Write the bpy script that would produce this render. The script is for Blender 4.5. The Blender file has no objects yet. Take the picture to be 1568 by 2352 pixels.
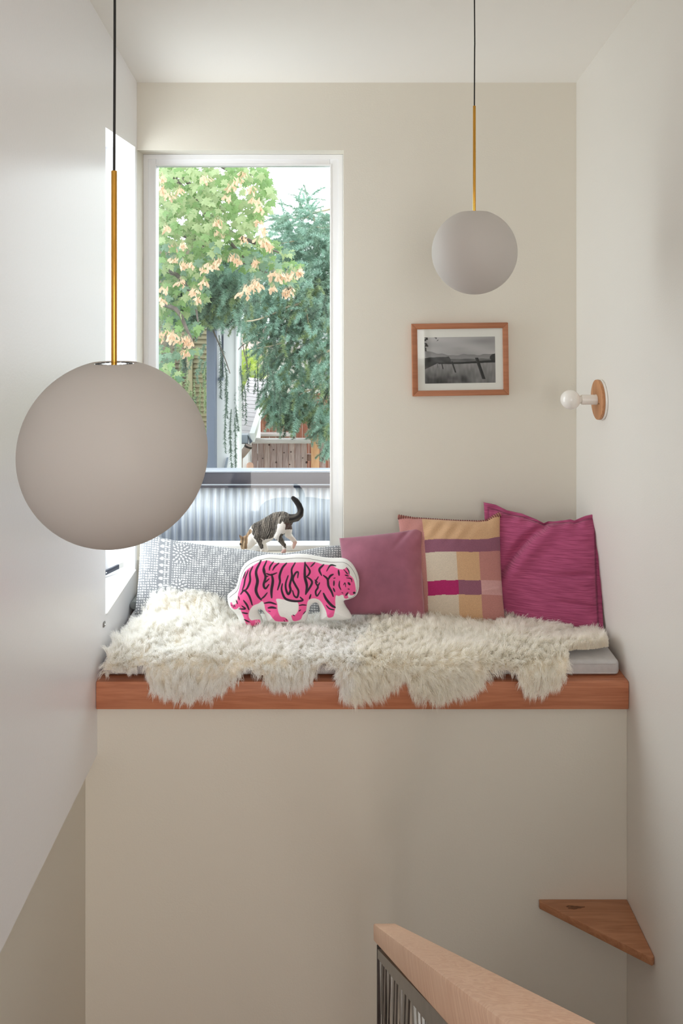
import bpy, bmesh, math, random
import numpy as np
from mathutils import Vector, Matrix, Euler, noise as mnoise

random.seed(7)
rng = np.random.default_rng(7)
sc = bpy.context.scene
COL = sc.collection

# ------------------------------------------------------------------ camera, sky, lights, exposure
F = 2040.0            # focal length in pixels of the 1568 x 2352 frame
VX, VY = 757.0, 639.0  # principal vanishing point
CH = 3.2              # eye height above the lower floor
cam = bpy.data.cameras.new('camera')
cam.sensor_width = 36.0
cam.lens = F / 2352.0 * 36.0
cam.shift_x = (784.0 - VX) / 2352.0
cam.shift_y = -(1176.0 - VY) / 2352.0
cam.clip_start = 0.05
camo = bpy.data.objects.new('camera', cam)
camo.location = (0, 0, CH)
camo.rotation_euler = (math.radians(90), 0, 0)
COL.objects.link(camo)
sc.camera = camo

SKY = 3.1
w = bpy.data.worlds.new('sky')
sc.world = w
w.use_nodes = True
bg = w.node_tree.nodes['Background']
bg.inputs[0].default_value = (0.93, 0.965, 1.0, 1)
bg.inputs[1].default_value = SKY

sc.view_settings.view_transform = 'Standard'
sc.view_settings.look = 'None'
sc.view_settings.exposure = 0.0
sc.view_settings.gamma = 1.0
sc.view_settings.use_curve_mapping = False
sc.cycles.max_bounces = 18
sc.cycles.diffuse_bounces = 14
sc.cycles.transparent_max_bounces = 16
sc.cycles.caustics_reflective = False
sc.cycles.caustics_refractive = False
sc.cycles.sample_clamp_indirect = 6.0


def area(name, loc, rot, sx, sy, power, color=(1, 1, 1), portal=False):
    l = bpy.data.lights.new(name, 'AREA')
    l.shape = 'RECTANGLE'
    l.size = sx
    l.size_y = sy
    l.energy = power
    l.color = color
    if portal:
        l.cycles.is_portal = True
    o = bpy.data.objects.new(name, l)
    o.location = loc
    o.rotation_euler = rot
    COL.objects.link(o)
    return o


R90 = math.radians(90)
# fill light added at an invented opening behind the camera, tilted towards the ceiling
area('rear_fill_light', (0.58, -2.25, CH + 0.1), (R90 + 0.45, 0, 0), 0.96, 2.2, 33, (1.0, 0.965, 0.92))
# fill light added just outside the side window to brighten the interior
area('side_fill_light', (-1.22, 3.745, CH - 0.36), (R90, 0, -R90), 0.56, 1.95, 21, (0.95, 0.97, 1.0))
# fill light added at an assumed, unseen lower rear opening under the landing
area('lower_fill_light', (-0.1, -2.25, 0.9), (R90, 0, 0), 1.8, 1.0, 44, (1.0, 0.88, 0.79))
area('portal_back', (-0.41, 4.33, CH - 0.35), (-R90, 0, 0), 1.0, 2.0, 1, portal=True)
area('portal_side', (-1.14, 3.745, CH - 0.36), (R90, 0, -R90), 0.56, 2.0, 1, portal=True)
area('portal_rear', (0.58, -2.2, CH + 0.1), (R90, 0, 0), 1.0, 2.2, 1, portal=True)


def at(x, y, Z):
    """pixel of the 1568x2352 frame at depth Z -> world point"""
    return Vector(((x - VX) * Z / F, Z, CH - (y - VY) * Z / F))


# ------------------------------------------------------------------ materials
class NT:
    def __init__(s, name):
        s.m = bpy.data.materials.new(name)
        s.m.use_nodes = True
        s.t = s.m.node_tree
        s.n = s.t.nodes
        s.b = s.n['Principled BSDF']
        s.out = s.n['Material Output']

    def node(s, kind, **kw):
        nd = s.n.new(kind)
        for k, v in kw.items():
            if hasattr(nd, k):
                setattr(nd, k, v)
        return nd

    def link(s, a, b):
        s.t.links.new(a, b)


def rgba(c):
    return (c[0], c[1], c[2], 1)


def srgb(r, g, b):
    f = lambda v: (v / 255 / 12.92) if v / 255 <= 0.04045 else ((v / 255 + 0.055) / 1.055) ** 2.4
    return (f(r), f(g), f(b))


def mat(name, color, rough=0.5, metal=0.0, var=0.0, scale=8.0, stretch=(1, 1, 1), bump=0.0, bscale=None,
        color2=None, spec=0.5, sheen=0.0, detail=4.0, coat=0.0):
    t = NT(name)
    t.b.inputs['Roughness'].default_value = rough
    t.b.inputs['Metallic'].default_value = metal
    t.b.inputs['Specular IOR Level'].default_value = spec
    if sheen:
        t.b.inputs['Sheen Weight'].default_value = sheen
        t.b.inputs['Sheen Roughness'].default_value = 0.5
    if coat:
        t.b.inputs['Coat Weight'].default_value = coat
    t.b.inputs['Base Color'].default_value = rgba(color)
    tc = t.node('ShaderNodeTexCoord')
    mp = t.node('ShaderNodeMapping')
    mp.inputs['Scale'].default_value = stretch
    t.link(tc.outputs['Object'], mp.inputs['Vector'])
    if var or color2:
        nz = t.node('ShaderNodeTexNoise')
        nz.inputs['Scale'].default_value = scale
        nz.inputs['Detail'].default_value = detail
        t.link(mp.outputs[0], nz.inputs['Vector'])
        cr = t.node('ShaderNodeValToRGB')
        c2 = color2 or tuple(max(0, c * (1 - var)) for c in color)
        c1 = color if color2 else tuple(min(1, c * (1 + var)) for c in color)
        cr.color_ramp.elements[0].position = 0.32
        cr.color_ramp.elements[1].position = 0.68
        cr.color_ramp.elements[0].color = rgba(c2)
        cr.color_ramp.elements[1].color = rgba(c1)
        t.link(nz.outputs['Fac'], cr.inputs[0])
        t.link(cr.outputs[0], t.b.inputs['Base Color'])
    if bump:
        nb = t.node('ShaderNodeTexNoise')
        nb.inputs['Scale'].default_value = bscale or scale
        nb.inputs['Detail'].default_value = 3
        t.link(mp.outputs[0], nb.inputs['Vector'])
        bp = t.node('ShaderNodeBump')
        bp.inputs['Strength'].default_value = bump
        bp.inputs['Distance'].default_value = 0.01
        t.link(nb.outputs['Fac'], bp.inputs['Height'])
        t.link(bp.outputs[0], t.b.inputs['Normal'])
    return t.m


def wood(name, c1, c2, axis=0, ring=9.0, rough=0.45, coat=0.0):
    """fine grain running along one object axis"""
    t = NT(name)
    tc = t.node('ShaderNodeTexCoord')
    mp = t.node('ShaderNodeMapping')
    s = [14.0, 14.0, 14.0]
    s[axis] = 0.9
    mp.inputs['Scale'].default_value = s
    t.link(tc.outputs['Object'], mp.inputs['Vector'])
    nz = t.node('ShaderNodeTexNoise')
    nz.inputs['Scale'].default_value = 1.6
    nz.inputs['Detail'].default_value = 3
    nz.inputs['Distortion'].default_value = 0.6
    t.link(mp.outputs[0], nz.inputs['Vector'])
    ma = t.node('ShaderNodeMath', operation='MULTIPLY')
    ma.inputs[1].default_value = ring
    t.link(nz.outputs['Fac'], ma.inputs[0])
    fr = t.node('ShaderNodeMath', operation='PINGPONG')
    fr.inputs[1].default_value = 0.5
    t.link(ma.outputs[0], fr.inputs[0])
    fine = t.node('ShaderNodeTexNoise')
    fine.inputs['Scale'].default_value = 18
    t.link(mp.outputs[0], fine.inputs['Vector'])
    ad = t.node('ShaderNodeMath', operation='ADD')
    t.link(fr.outputs[0], ad.inputs[0])
    mf = t.node('ShaderNodeMath', operation='MULTIPLY')
    mf.inputs[1].default_value = 0.5
    t.link(fine.outputs['Fac'], mf.inputs[0])
    t.link(mf.outputs[0], ad.inputs[1])
    cr = t.node('ShaderNodeValToRGB')
    cr.color_ramp.elements[0].position = 0.15
    cr.color_ramp.elements[1].position = 0.85
    cr.color_ramp.elements[0].color = rgba(c1)
    cr.color_ramp.elements[1].color = rgba(c2)
    t.link(ad.outputs[0], cr.inputs[0])
    t.link(cr.outputs[0], t.b.inputs['Base Color'])
    t.b.inputs['Roughness'].default_value = rough
    t.b.inputs['Coat Weight'].default_value = coat
    bp = t.node('ShaderNodeBump')
    bp.inputs['Strength'].default_value = 0.12
    bp.inputs['Distance'].default_value = 0.004
    t.link(ad.outputs[0], bp.inputs['Height'])
    t.link(bp.outputs[0], t.b.inputs['Normal'])
    return t.m


def vcol(name, rough=0.8, sheen=0.0, noise_amt=0.0, nscale=200.0, stretch=(1, 1, 1), bump=0.0, spec=0.3, translucent=0.0):
    """material whose print / dye comes from the mesh colour attribute 'Col'"""
    t = NT(name)
    a = t.node('ShaderNodeVertexColor')
    a.layer_name = 'Col'
    src = a.outputs['Color']
    tc = t.node('ShaderNodeTexCoord')
    mp = t.node('ShaderNodeMapping')
    mp.inputs['Scale'].default_value = stretch
    t.link(tc.outputs['Object'], mp.inputs['Vector'])
    nz = t.node('ShaderNodeTexNoise')
    nz.inputs['Scale'].default_value = nscale
    nz.inputs['Detail'].default_value = 2
    t.link(mp.outputs[0], nz.inputs['Vector'])
    if noise_amt:
        hs = t.node('ShaderNodeHueSaturation')
        mr = t.node('ShaderNodeMapRange')
        mr.inputs['From Min'].default_value = 0.25
        mr.inputs['From Max'].default_value = 0.75
        mr.inputs['To Min'].default_value = 1 - noise_amt
        mr.inputs['To Max'].default_value = 1 + noise_amt
        t.link(nz.outputs['Fac'], mr.inputs['Value'])
        t.link(mr.outputs[0], hs.inputs['Value'])
        t.link(src, hs.inputs['Color'])
        src = hs.outputs[0]
    t.link(src, t.b.inputs['Base Color'])
    t.b.inputs['Roughness'].default_value = rough
    t.b.inputs['Specular IOR Level'].default_value = spec
    if sheen:
        t.b.inputs['Sheen Weight'].default_value = sheen
    if bump:
        bp = t.node('ShaderNodeBump')
        bp.inputs['Strength'].default_value = bump
        bp.inputs['Distance'].default_value = 0.003
        t.link(nz.outputs['Fac'], bp.inputs['Height'])
        t.link(bp.outputs[0], t.b.inputs['Normal'])
    if translucent:
        tr = t.node('ShaderNodeBsdfTranslucent')
        t.link(src, tr.inputs['Color'])
        mx = t.node('ShaderNodeMixShader')
        mx.inputs[0].default_value = translucent
        t.link(t.b.outputs[0], mx.inputs[1])
        t.link(tr.outputs[0], mx.inputs[2])
        t.link(mx.outputs[0], t.out.inputs['Surface'])
    return t.m


def leafmat(name, c, tr=0.32):
    t = NT(name)
    t.b.inputs['Roughness'].default_value = 0.45
    t.b.inputs['Base Color'].default_value = rgba(c)
    oi = t.node('ShaderNodeTexCoord')
    nz = t.node('ShaderNodeTexNoise')
    nz.inputs['Scale'].default_value = 14
    t.link(oi.outputs['Object'], nz.inputs['Vector'])
    cr = t.node('ShaderNodeValToRGB')
    cr.color_ramp.elements[0].color = rgba(tuple(v * 0.75 for v in c))
    cr.color_ramp.elements[1].color = rgba(tuple(min(1, v * 1.25) for v in c))
    t.link(nz.outputs['Fac'], cr.inputs[0])
    t.link(cr.outputs[0], t.b.inputs['Base Color'])
    if tr:
        tn = t.node('ShaderNodeBsdfTranslucent')
        t.link(cr.outputs[0], tn.inputs['Color'])
        mx = t.node('ShaderNodeMixShader')
        mx.inputs[0].default_value = tr
        t.link(t.b.outputs[0], mx.inputs[1])
        t.link(tn.outputs[0], mx.inputs[2])
        t.link(mx.outputs[0], t.out.inputs['Surface'])
    return t.m


def glass_mat(name, tint=(0.97, 0.99, 0.985), gloss=1.0):
    t = NT(name)
    t.n.remove(t.b)
    tr = t.node('ShaderNodeBsdfTransparent')
    tr.inputs['Color'].default_value = rgba(tint)
    gl = t.node('ShaderNodeBsdfGlossy')
    gl.inputs['Roughness'].default_value = 0.02
    fr = t.node('ShaderNodeFresnel')
    fr.inputs['IOR'].default_value = 1.45
    ge = t.node('ShaderNodeNewGeometry')
    inv = t.node('ShaderNodeMath', operation='SUBTRACT')     # a pane reflects at its outer faces, not again from inside
    inv.inputs[0].default_value = 1.0
    t.link(ge.outputs['Backfacing'], inv.inputs[1])
    mu = t.node('ShaderNodeMath', operation='MULTIPLY')
    t.link(fr.outputs[0], mu.inputs[0])
    t.link(inv.outputs[0], mu.inputs[1])
    mx = t.node('ShaderNodeMixShader')
    t.link(mu.outputs[0], mx.inputs[0])
    t.link(tr.outputs[0], mx.inputs[1])
    t.link(gl.outputs[0], mx.inputs[2])
    t.link(mx.outputs[0], t.out.inputs['Surface'])
    return t.m


M = {}
M['paint'] = mat('wall_paint', srgb(221, 216, 204), rough=0.5, bump=0.05, bscale=160, spec=0.4)
M['paint_left'] = mat('wall_paint_semigloss', srgb(243, 244, 248), rough=0.27, bump=0.03, bscale=120, spec=0.6)
M['paint_right'] = mat('wall_paint_pale', srgb(228, 225, 219), rough=0.45, bump=0.05, bscale=160, spec=0.45)
M['ceiling'] = mat('ceiling_paint', srgb(240, 238, 233), rough=0.7, bump=0.04, bscale=160, spec=0.3)
M['white'] = mat('white_trim_paint', srgb(238, 238, 236), rough=0.35)
M['vinyl'] = mat('white_window_vinyl', srgb(236, 236, 238), rough=0.3)
M['floor'] = wood('floor_boards', srgb(120, 82, 55), srgb(150, 106, 72), axis=1)
M['fir'] = wood('fir_bench_wood', srgb(176, 108, 76), srgb(200, 132, 98), axis=0, ring=5, rough=0.42)
M['fir_frame'] = wood('picture_frame_wood', srgb(160, 100, 66), srgb(178, 116, 80), axis=0, ring=4, rough=0.5)
M['fir_shelf'] = wood('corner_shelf_wood', srgb(160, 108, 76), srgb(184, 132, 98), axis=0, ring=5, rough=0.45)
M['rail'] = wood('handrail_wood', srgb(220, 176, 146), srgb(238, 202, 174), axis=1, ring=8, rough=0.45)
M['oak'] = wood('sconce_wood', srgb(176, 118, 76), srgb(200, 146, 102), axis=2, ring=5, rough=0.5)
M['stair'] = wood('dark_stair_wood', srgb(62, 36, 28), srgb(84, 52, 40), axis=0)
M['brass'] = mat('brushed_brass', srgb(214, 160, 72), rough=0.22, metal=1.0)
M['cord'] = mat('black_cord', (0.012, 0.011, 0.010), rough=0.7)
M['chrome'] = mat('chrome', (0.75, 0.75, 0.76), rough=0.12, metal=1.0)
M['steel'] = mat('raw_steel', srgb(128, 126, 122), rough=0.38, metal=0.75, var=0.12, scale=25)
M['steel_dark'] = mat('blackened_steel', srgb(66, 60, 58), rough=0.4, metal=0.6, var=0.2, scale=20)
M['handle'] = mat('dark_handle_metal', srgb(78, 82, 94), rough=0.4, metal=0.3)
M['glass'] = glass_mat('window_glass')
M['pic_glass'] = glass_mat('picture_glass')
M['mattress'] = mat('grey_linen', srgb(196, 194, 194), rough=0.85, bump=0.2, bscale=320, var=0.05, scale=40)
M['greyfab'] = mat('grey_roll_fabric', srgb(138, 142, 140), rough=0.85, bump=0.2, bscale=300)
M['matboard'] = mat('picture_mat_board', srgb(240, 233, 228), rough=0.8)
M['ceramic'] = mat('white_ceramic', srgb(238, 234, 228), rough=0.3)
M['navy'] = mat('slate_blue_paint', srgb(112, 120, 138), rough=0.5)
M['slate'] = mat('dark_cap_metal', srgb(54, 57, 73), rough=0.34, metal=0.2, var=0.1, scale=6)
M['slate_lite'] = mat('cap_metal_edge', srgb(196, 202, 216), rough=0.3, metal=0.3)
M['pine'] = wood('new_post_wood', srgb(206, 150, 106), srgb(224, 176, 134), axis=2, rough=0.6)
M['greywood'] = wood('weathered_board', srgb(148, 124, 120), srgb(186, 164, 160), axis=2, ring=7, rough=0.8)
M['greywood2'] = wood('weathered_board_pale', srgb(164, 140, 134), srgb(200, 178, 172), axis=2, ring=7, rough=0.8)
M['caprail'] = wood('weathered_cap', srgb(196, 186, 184), srgb(222, 214, 212), axis=0, rough=0.8)
M['redwood'] = wood('red_board', srgb(150, 94, 76), srgb(182, 122, 100), axis=2, ring=6, rough=0.75)
M['redwood2'] = wood('red_board_dark', srgb(132, 80, 64), srgb(166, 106, 86), axis=2, ring=6, rough=0.75)
M['housewhite'] = mat('white_house_paint', srgb(250, 250, 252), rough=0.6)
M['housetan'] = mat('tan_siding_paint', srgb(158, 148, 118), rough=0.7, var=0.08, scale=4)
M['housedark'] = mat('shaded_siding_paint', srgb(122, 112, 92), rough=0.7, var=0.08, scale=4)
M['roofgrey'] = mat('pale_roof_shingle', srgb(196, 190, 194), rough=0.8, var=0.08, scale=14)
M['gutter'] = mat('blue_grey_gutter', srgb(150, 158, 172), rough=0.4)
M['downpipe'] = mat('taupe_downspout', srgb(170, 150, 142), rough=0.5)
M['ground'] = mat('garden_ground', srgb(120, 128, 96), rough=0.95, var=0.25, scale=2)
M['bark'] = mat('grey_brown_bark', srgb(112, 104, 98), rough=0.9, var=0.25, scale=20, bump=0.3)
M['twig'] = mat('pale_conifer_twig', srgb(188, 172, 148), rough=0.9, var=0.15, scale=30)
M['leaf_light'] = leafmat('maple_leaf_light', srgb(170, 188, 138))
M['leaf_mid'] = leafmat('maple_leaf_mid', srgb(132, 166, 104))
M['leaf_blue'] = leafmat('maple_leaf_cool', srgb(126, 156, 130))
M['leaf_lime'] = leafmat('bush_leaf_lime', srgb(196, 214, 112))
M['seed'] = leafmat('maple_seed_wing', srgb(240, 206, 178), 0.35)
M['needle'] = leafmat('conifer_needle', srgb(150, 178, 158), 0.15)
M['needle_blue'] = leafmat('conifer_needle_blue', srgb(166, 198, 182), 0.15)
M['needle_olive'] = leafmat('conifer_needle_olive', srgb(162, 180, 136), 0.15)
M['needle_dark'] = leafmat('conifer_needle_dark', srgb(104, 124, 110), 0.1)
M['black'] = mat('matt_black', (0.02, 0.02, 0.02), rough=0.5)
M['bulb'] = mat('frosted_bulb_glass', srgb(236, 232, 226), rough=0.18, spec=0.6)


def opal():
    t = NT('opal_glass')
    t.b.inputs['Base Color'].default_value = rgba(srgb(210, 205, 201))
    t.b.inputs['Roughness'].default_value = 0.55
    t.b.inputs['Specular IOR Level'].default_value = 0.35
    tn = t.node('ShaderNodeBsdfTranslucent')
    tn.inputs['Color'].default_value = rgba(srgb(235, 230, 224))
    mx = t.node('ShaderNodeMixShader')
    mx.inputs[0].default_value = 0.22
    t.link(t.b.outputs[0], mx.inputs[1])
    t.link(tn.outputs[0], mx.inputs[2])
    t.link(mx.outputs[0], t.out.inputs['Surface'])
    return t.m


M['opal'] = opal()


def corrugated():
    t = NT('galvanised_sheet')
    tc = t.node('ShaderNodeTexCoord')
    mp = t.node('ShaderNodeMapping')
    mp.inputs['Scale'].default_value = (75, 1, 2.0)
    t.link(tc.outputs['Object'], mp.inputs['Vector'])
    nz = t.node('ShaderNodeTexNoise')
    nz.inputs['Scale'].default_value = 1.3
    nz.inputs['Detail'].default_value = 6
    t.link(mp.outputs[0], nz.inputs['Vector'])
    cr = t.node('ShaderNodeValToRGB')
    cr.color_ramp.elements[0].position = 0.3
    cr.color_ramp.elements[1].position = 0.62
    cr.color_ramp.elements[0].color = rgba(srgb(190, 200, 220))
    cr.color_ramp.elements[1].color = rgba(srgb(240, 245, 250))
    t.link(nz.outputs['Fac'], cr.inputs[0])
    t.link(cr.outputs[0], t.b.inputs['Base Color'])
    t.b.inputs['Roughness'].default_value = 0.42
    t.b.inputs['Metallic'].default_value = 0.12
    return t.m


M['corr'] = corrugated()


# ------------------------------------------------------------------ builders
def wloc(o):
    v = Vector((0, 0, 0))
    while o is not None:
        v += o.location
        o = o.parent
    return v


def tag(o, label=None, cat=None, group=None, kind=None):
    if label:
        o['label'] = label
    if cat:
        o['category'] = cat
    if group:
        o['group'] = group
    if kind:
        o['kind'] = kind
    return o


def thing(name, loc, label=None, cat=None, group=None, kind=None):
    o = bpy.data.objects.new(name, None)
    o.empty_display_size = 0.05
    COL.objects.link(o)
    o.location = loc
    return tag(o, label, cat, group, kind)


def put(name, me, parent=None, origin=None, label=None, cat=None, group=None, kind=None):
    """links a mesh given in world coordinates; its origin moves to the parent's base (or to `origin`)"""
    o = bpy.data.objects.new(name, me)
    COL.objects.link(o)
    if parent is not None:
        off = wloc(parent)
        o.parent = parent
    else:
        off = Vector(origin) if origin is not None else Vector((0, 0, 0))
        o.location = off
    me.transform(Matrix.Translation(-off))
    return tag(o, label, cat, group, kind)


def npmesh(name, V, Fc, mats, smooth=False, col=None, midx=None):
    """V (n,3); Fc list of arrays of faces with equal corner count"""
    me = bpy.data.meshes.new(name)
    V = np.asarray(V, dtype=np.float32)
    if not isinstance(Fc, (list, tuple)):
        Fc = [Fc]
    Fc = [np.asarray(f, dtype=np.int32) for f in Fc if len(f)]
    loops = np.concatenate([f.ravel() for f in Fc])
    sizes = np.concatenate([np.full(len(f), f.shape[1], dtype=np.int32) for f in Fc])
    starts = np.concatenate([[0], np.cumsum(sizes)[:-1]]).astype(np.int32)
    me.vertices.add(len(V))
    me.vertices.foreach_set('co', V.ravel())
    me.loops.add(len(loops))
    me.loops.foreach_set('vertex_index', loops)
    me.polygons.add(len(sizes))
    me.polygons.foreach_set('loop_start', starts)
    if midx is not None:
        me.polygons.foreach_set('material_index', np.asarray(midx, dtype=np.int32))
    me.update(calc_edges=True)
    if smooth:
        me.polygons.foreach_set('use_smooth', np.ones(len(sizes), dtype=bool))
    for m in (mats if isinstance(mats, (list, tuple)) else [mats]):
        me.materials.append(m)
    if col is not None:
        a = me.color_attributes.new('Col', 'FLOAT_COLOR', 'POINT')
        c = np.ones((len(V), 4), dtype=np.float32)
        c[:, :3] = col
        a.data.foreach_set('color', c.ravel())
    return me


def bm_mesh(name, bm, m, smooth=False, angle=None):
    me = bpy.data.meshes.new(name)
    bmesh.ops.recalc_face_normals(bm, faces=bm.faces)
    bm.to_mesh(me)
    bm.free()
    if smooth:
        me.polygons.foreach_set('use_smooth', np.ones(len(me.polygons), dtype=bool))
        if angle:
            me.set_sharp_from_angle(angle=math.radians(angle))
    me.materials.append(m)
    return me


def add_box(bm, x0, x1, y0, y1, z0, z1, bevel=0.0, seg=2):
    vs = [bm.verts.new(p) for p in ((x0, y0, z0), (x1, y0, z0), (x1, y1, z0), (x0, y1, z0),
                                    (x0, y0, z1), (x1, y0, z1), (x1, y1, z1), (x0, y1, z1))]
    fs = [bm.faces.new([vs[i] for i in f]) for f in ((0, 3, 2, 1), (4, 5, 6, 7), (0, 1, 5, 4), (1, 2, 6, 5), (2, 3, 7, 6), (3, 0, 4, 7))]
    if bevel:
        es = list({e for f in fs for e in f.edges})
        bmesh.ops.bevel(bm, geom=es, offset=bevel, segments=seg, affect='EDGES', profile=0.5)


def box(name, x0, x1, y0, y1, z0, z1, m, parent=None, bevel=0.0, seg=2, **kw):
    bm = bmesh.new()
    add_box(bm, x0, x1, y0, y1, z0, z1, bevel, seg)
    return put(name, bm_mesh(name, bm, m, smooth=bevel > 0, angle=40), parent, **kw)


def prism(name, poly, d, m, parent=None, bevel=0.0, **kw):
    """extrudes a planar world polygon by vector d"""
    bm = bmesh.new()
    a = [bm.verts.new(p) for p in poly]
    b = [bm.verts.new(Vector(p) + Vector(d)) for p in poly]
    n = len(a)
    fs = [bm.faces.new(a), bm.faces.new(b[::-1])]
    for i in range(n):
        fs.append(bm.faces.new((a[i], b[i], b[(i + 1) % n], a[(i + 1) % n])))
    bmesh.ops.recalc_face_normals(bm, faces=bm.faces)
    if bevel:
        bmesh.ops.bevel(bm, geom=list(bm.edges), offset=bevel, segments=2, affect='EDGES', profile=0.5)
    return put(name, bm_mesh(name, bm, m, smooth=bevel > 0, angle=40), parent, **kw)


def tube_np(pts, radii, sides=8, caps=True):
    pts = [Vector(p) for p in pts]
    n = len(pts)
    V = []
    up = None
    for i, p in enumerate(pts):
        t = (pts[min(i + 1, n - 1)] - pts[max(i - 1, 0)]).normalized()
        if up is None:
            up = Vector((0, 0, 1)) if abs(t.z) < 0.9 else Vector((1, 0, 0))
        s = t.cross(up).normalized()
        up = s.cross(t).normalized()
        r = radii[i] if hasattr(radii, '__len__') else radii
        for k in range(sides):
            a = 2 * math.pi * k / sides
            V.append(p + (s * math.cos(a) + up * math.sin(a)) * r)
    Q = []
    for i in range(n - 1):
        for k in range(sides):
            k2 = (k + 1) % sides
            Q.append((i * sides + k, i * sides + k2, (i + 1) * sides + k2, (i + 1) * sides + k))
    T = []
    if caps:
        V.append(pts[0])
        V.append(pts[-1])
        c0, c1 = len(V) - 2, len(V) - 1
        for k in range(sides):
            k2 = (k + 1) % sides
            T.append((c0, k2, k))
            T.append((c1, (n - 1) * sides + k, (n - 1) * sides + k2))
    return np.array([tuple(v) for v in V]), Q, T


def tube(name, pts, radii, m, parent=None, sides=10, **kw):
    V, Q, T = tube_np(pts, radii, sides)
    me = npmesh(name, V, [Q, T], m, smooth=True)
    me.set_sharp_from_angle(angle=math.radians(50))
    return put(name, me, parent, **kw)


def lathe(name, prof, at_, axis, m, parent=None, sides=48, smooth_angle=40, **kw):
    """profile of (radius, distance along axis)"""
    axis = Vector(axis).normalized()
    up = Vector((0, 0, 1)) if abs(axis.z) < 0.9 else Vector((1, 0, 0))
    s = axis.cross(up).normalized()
    u = s.cross(axis)
    o = Vector(at_)
    V, Q, T = [], [], []
    rings = []
    for r, d in prof:
        if r < 1e-6:
            rings.append([len(V)])
            V.append(o + axis * d)
        else:
            rings.append(list(range(len(V), len(V) + sides)))
            for k in range(sides):
                a = 2 * math.pi * k / sides
                V.append(o + axis * d + (s * math.cos(a) + u * math.sin(a)) * r)
    for a, b in zip(rings[:-1], rings[1:]):
        for k in range(sides):
            k2 = (k + 1) % sides
            if len(a) == 1 and len(b) == 1:
                continue
            if len(a) == 1:
                T.append((a[0], b[k], b[k2]))
            elif len(b) == 1:
                T.append((a[k], b[0], a[k2]))
            else:
                Q.append((a[k], b[k], b[k2], a[k2]))
    me = npmesh(name, np.array([tuple(v) for v in V]), [Q, T], m, smooth=True)
    bm = bmesh.new()
    bm.from_mesh(me)
    bmesh.ops.recalc_face_normals(bm, faces=bm.faces)
    bm.to_mesh(me)
    bm.free()
    me.set_sharp_from_angle(angle=math.radians(smooth_angle))
    return put(name, me, parent, **kw)


def cells(name, us, vs, holes, w0, w1, order, m, **kw):
    """slab with rectangular holes: cells of a (u,v) grid, thickness w0..w1; order maps (u,v,w)->xyz"""
    nu, nv = len(us) - 1, len(vs) - 1
    fill = [[not any(hu0 - 1e-6 <= us[i] and us[i + 1] <= hu1 + 1e-6 and hv0 - 1e-6 <= vs[j] and vs[j + 1] <= hv1 + 1e-6
                     for hu0, hu1, hv0, hv1 in holes) for j in range(nv)] for i in range(nu)]
    bm = bmesh.new()
    vd = {}

    def vert(i, j, k):
        if (i, j, k) not in vd:
            vd[(i, j, k)] = bm.verts.new(order(us[i], vs[j], (w0, w1)[k]))
        return vd[(i, j, k)]
    ok = lambda i, j: 0 <= i < nu and 0 <= j < nv and fill[i][j]
    for i in range(nu):
        for j in range(nv):
            if not fill[i][j]:
                continue
            for k in (0, 1):
                bm.faces.new([vert(i, j, k), vert(i + 1, j, k), vert(i + 1, j + 1, k), vert(i, j + 1, k)])
            if not ok(i - 1, j):
                bm.faces.new([vert(i, j, 0), vert(i, j + 1, 0), vert(i, j + 1, 1), vert(i, j, 1)])
            if not ok(i + 1, j):
                bm.faces.new([vert(i + 1, j, 0), vert(i + 1, j + 1, 0), vert(i + 1, j + 1, 1), vert(i + 1, j, 1)])
            if not ok(i, j - 1):
                bm.faces.new([vert(i, j, 0), vert(i + 1, j, 0), vert(i + 1, j, 1), vert(i, j, 1)])
            if not ok(i, j + 1):
                bm.faces.new([vert(i, j + 1, 0), vert(i + 1, j + 1, 0), vert(i + 1, j + 1, 1), vert(i, j + 1, 1)])
    return put(name, bm_mesh(name, bm, m), **kw)


# ------------------------------------------------------------------ the room shell
XL, XR = -0.8785, 1.124
YB, YF = 4.05, 3.36           # back wall, wall under the bench
ST = dict(kind='structure')
TOP = CH + 1.98
# window openings (height values are relative to the eye)
BW = (XL, 0.0635, CH - 1.285, CH + 0.584)
LW = (3.481, 4.010, CH - 1.32, CH + 0.592)

cells('wall_back', [-1.30, BW[0], BW[1], 1.32], [CH - 1.62, BW[2], BW[3], TOP], [BW], YB, 4.27,
      lambda u, v, ww: (u, ww, v), M['paint'], **ST)
cells('wall_left', [-2.0, LW[0], LW[1], YB - 0.0005], [CH - 1.80, LW[2], LW[3], TOP], [LW], XL, -1.10,
      lambda u, v, ww: (ww, u, v), M['paint_left'], **ST)
box('wall_lower_left', -1.28, -0.925, -2.0, YF + 0.3, 0, CH - 1.80, M['paint'], **ST)
box('wall_right', XR, XR + 0.18, -2.0, YB - 0.0005, 0, TOP, M['paint_right'], **ST)
box('wall_front', -0.9245, XR - 0.0005, YF, YB + 0.2, 0, CH - 1.622, M['paint'], **ST)
cells('wall_rear', [-1.30, -1.0, 0.08, 0.8, 1.08, 1.32], [0, 0.4, 1.4, CH - 1.0, CH + 1.2, TOP], [(0.08, 1.08, CH - 1.0, CH + 1.2), (-1.0, 0.8, 0.4, 1.4)], -2.18, -2.0,
      lambda u, v, ww: (u, ww, v), M['paint'], **ST)  # upper opening is invented for the added rear fill light, lower opening is assumed
box('floor', -1.30, 1.32, -2.18, 4.25, -0.15, 0.0, M['floor'], **ST)
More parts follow.
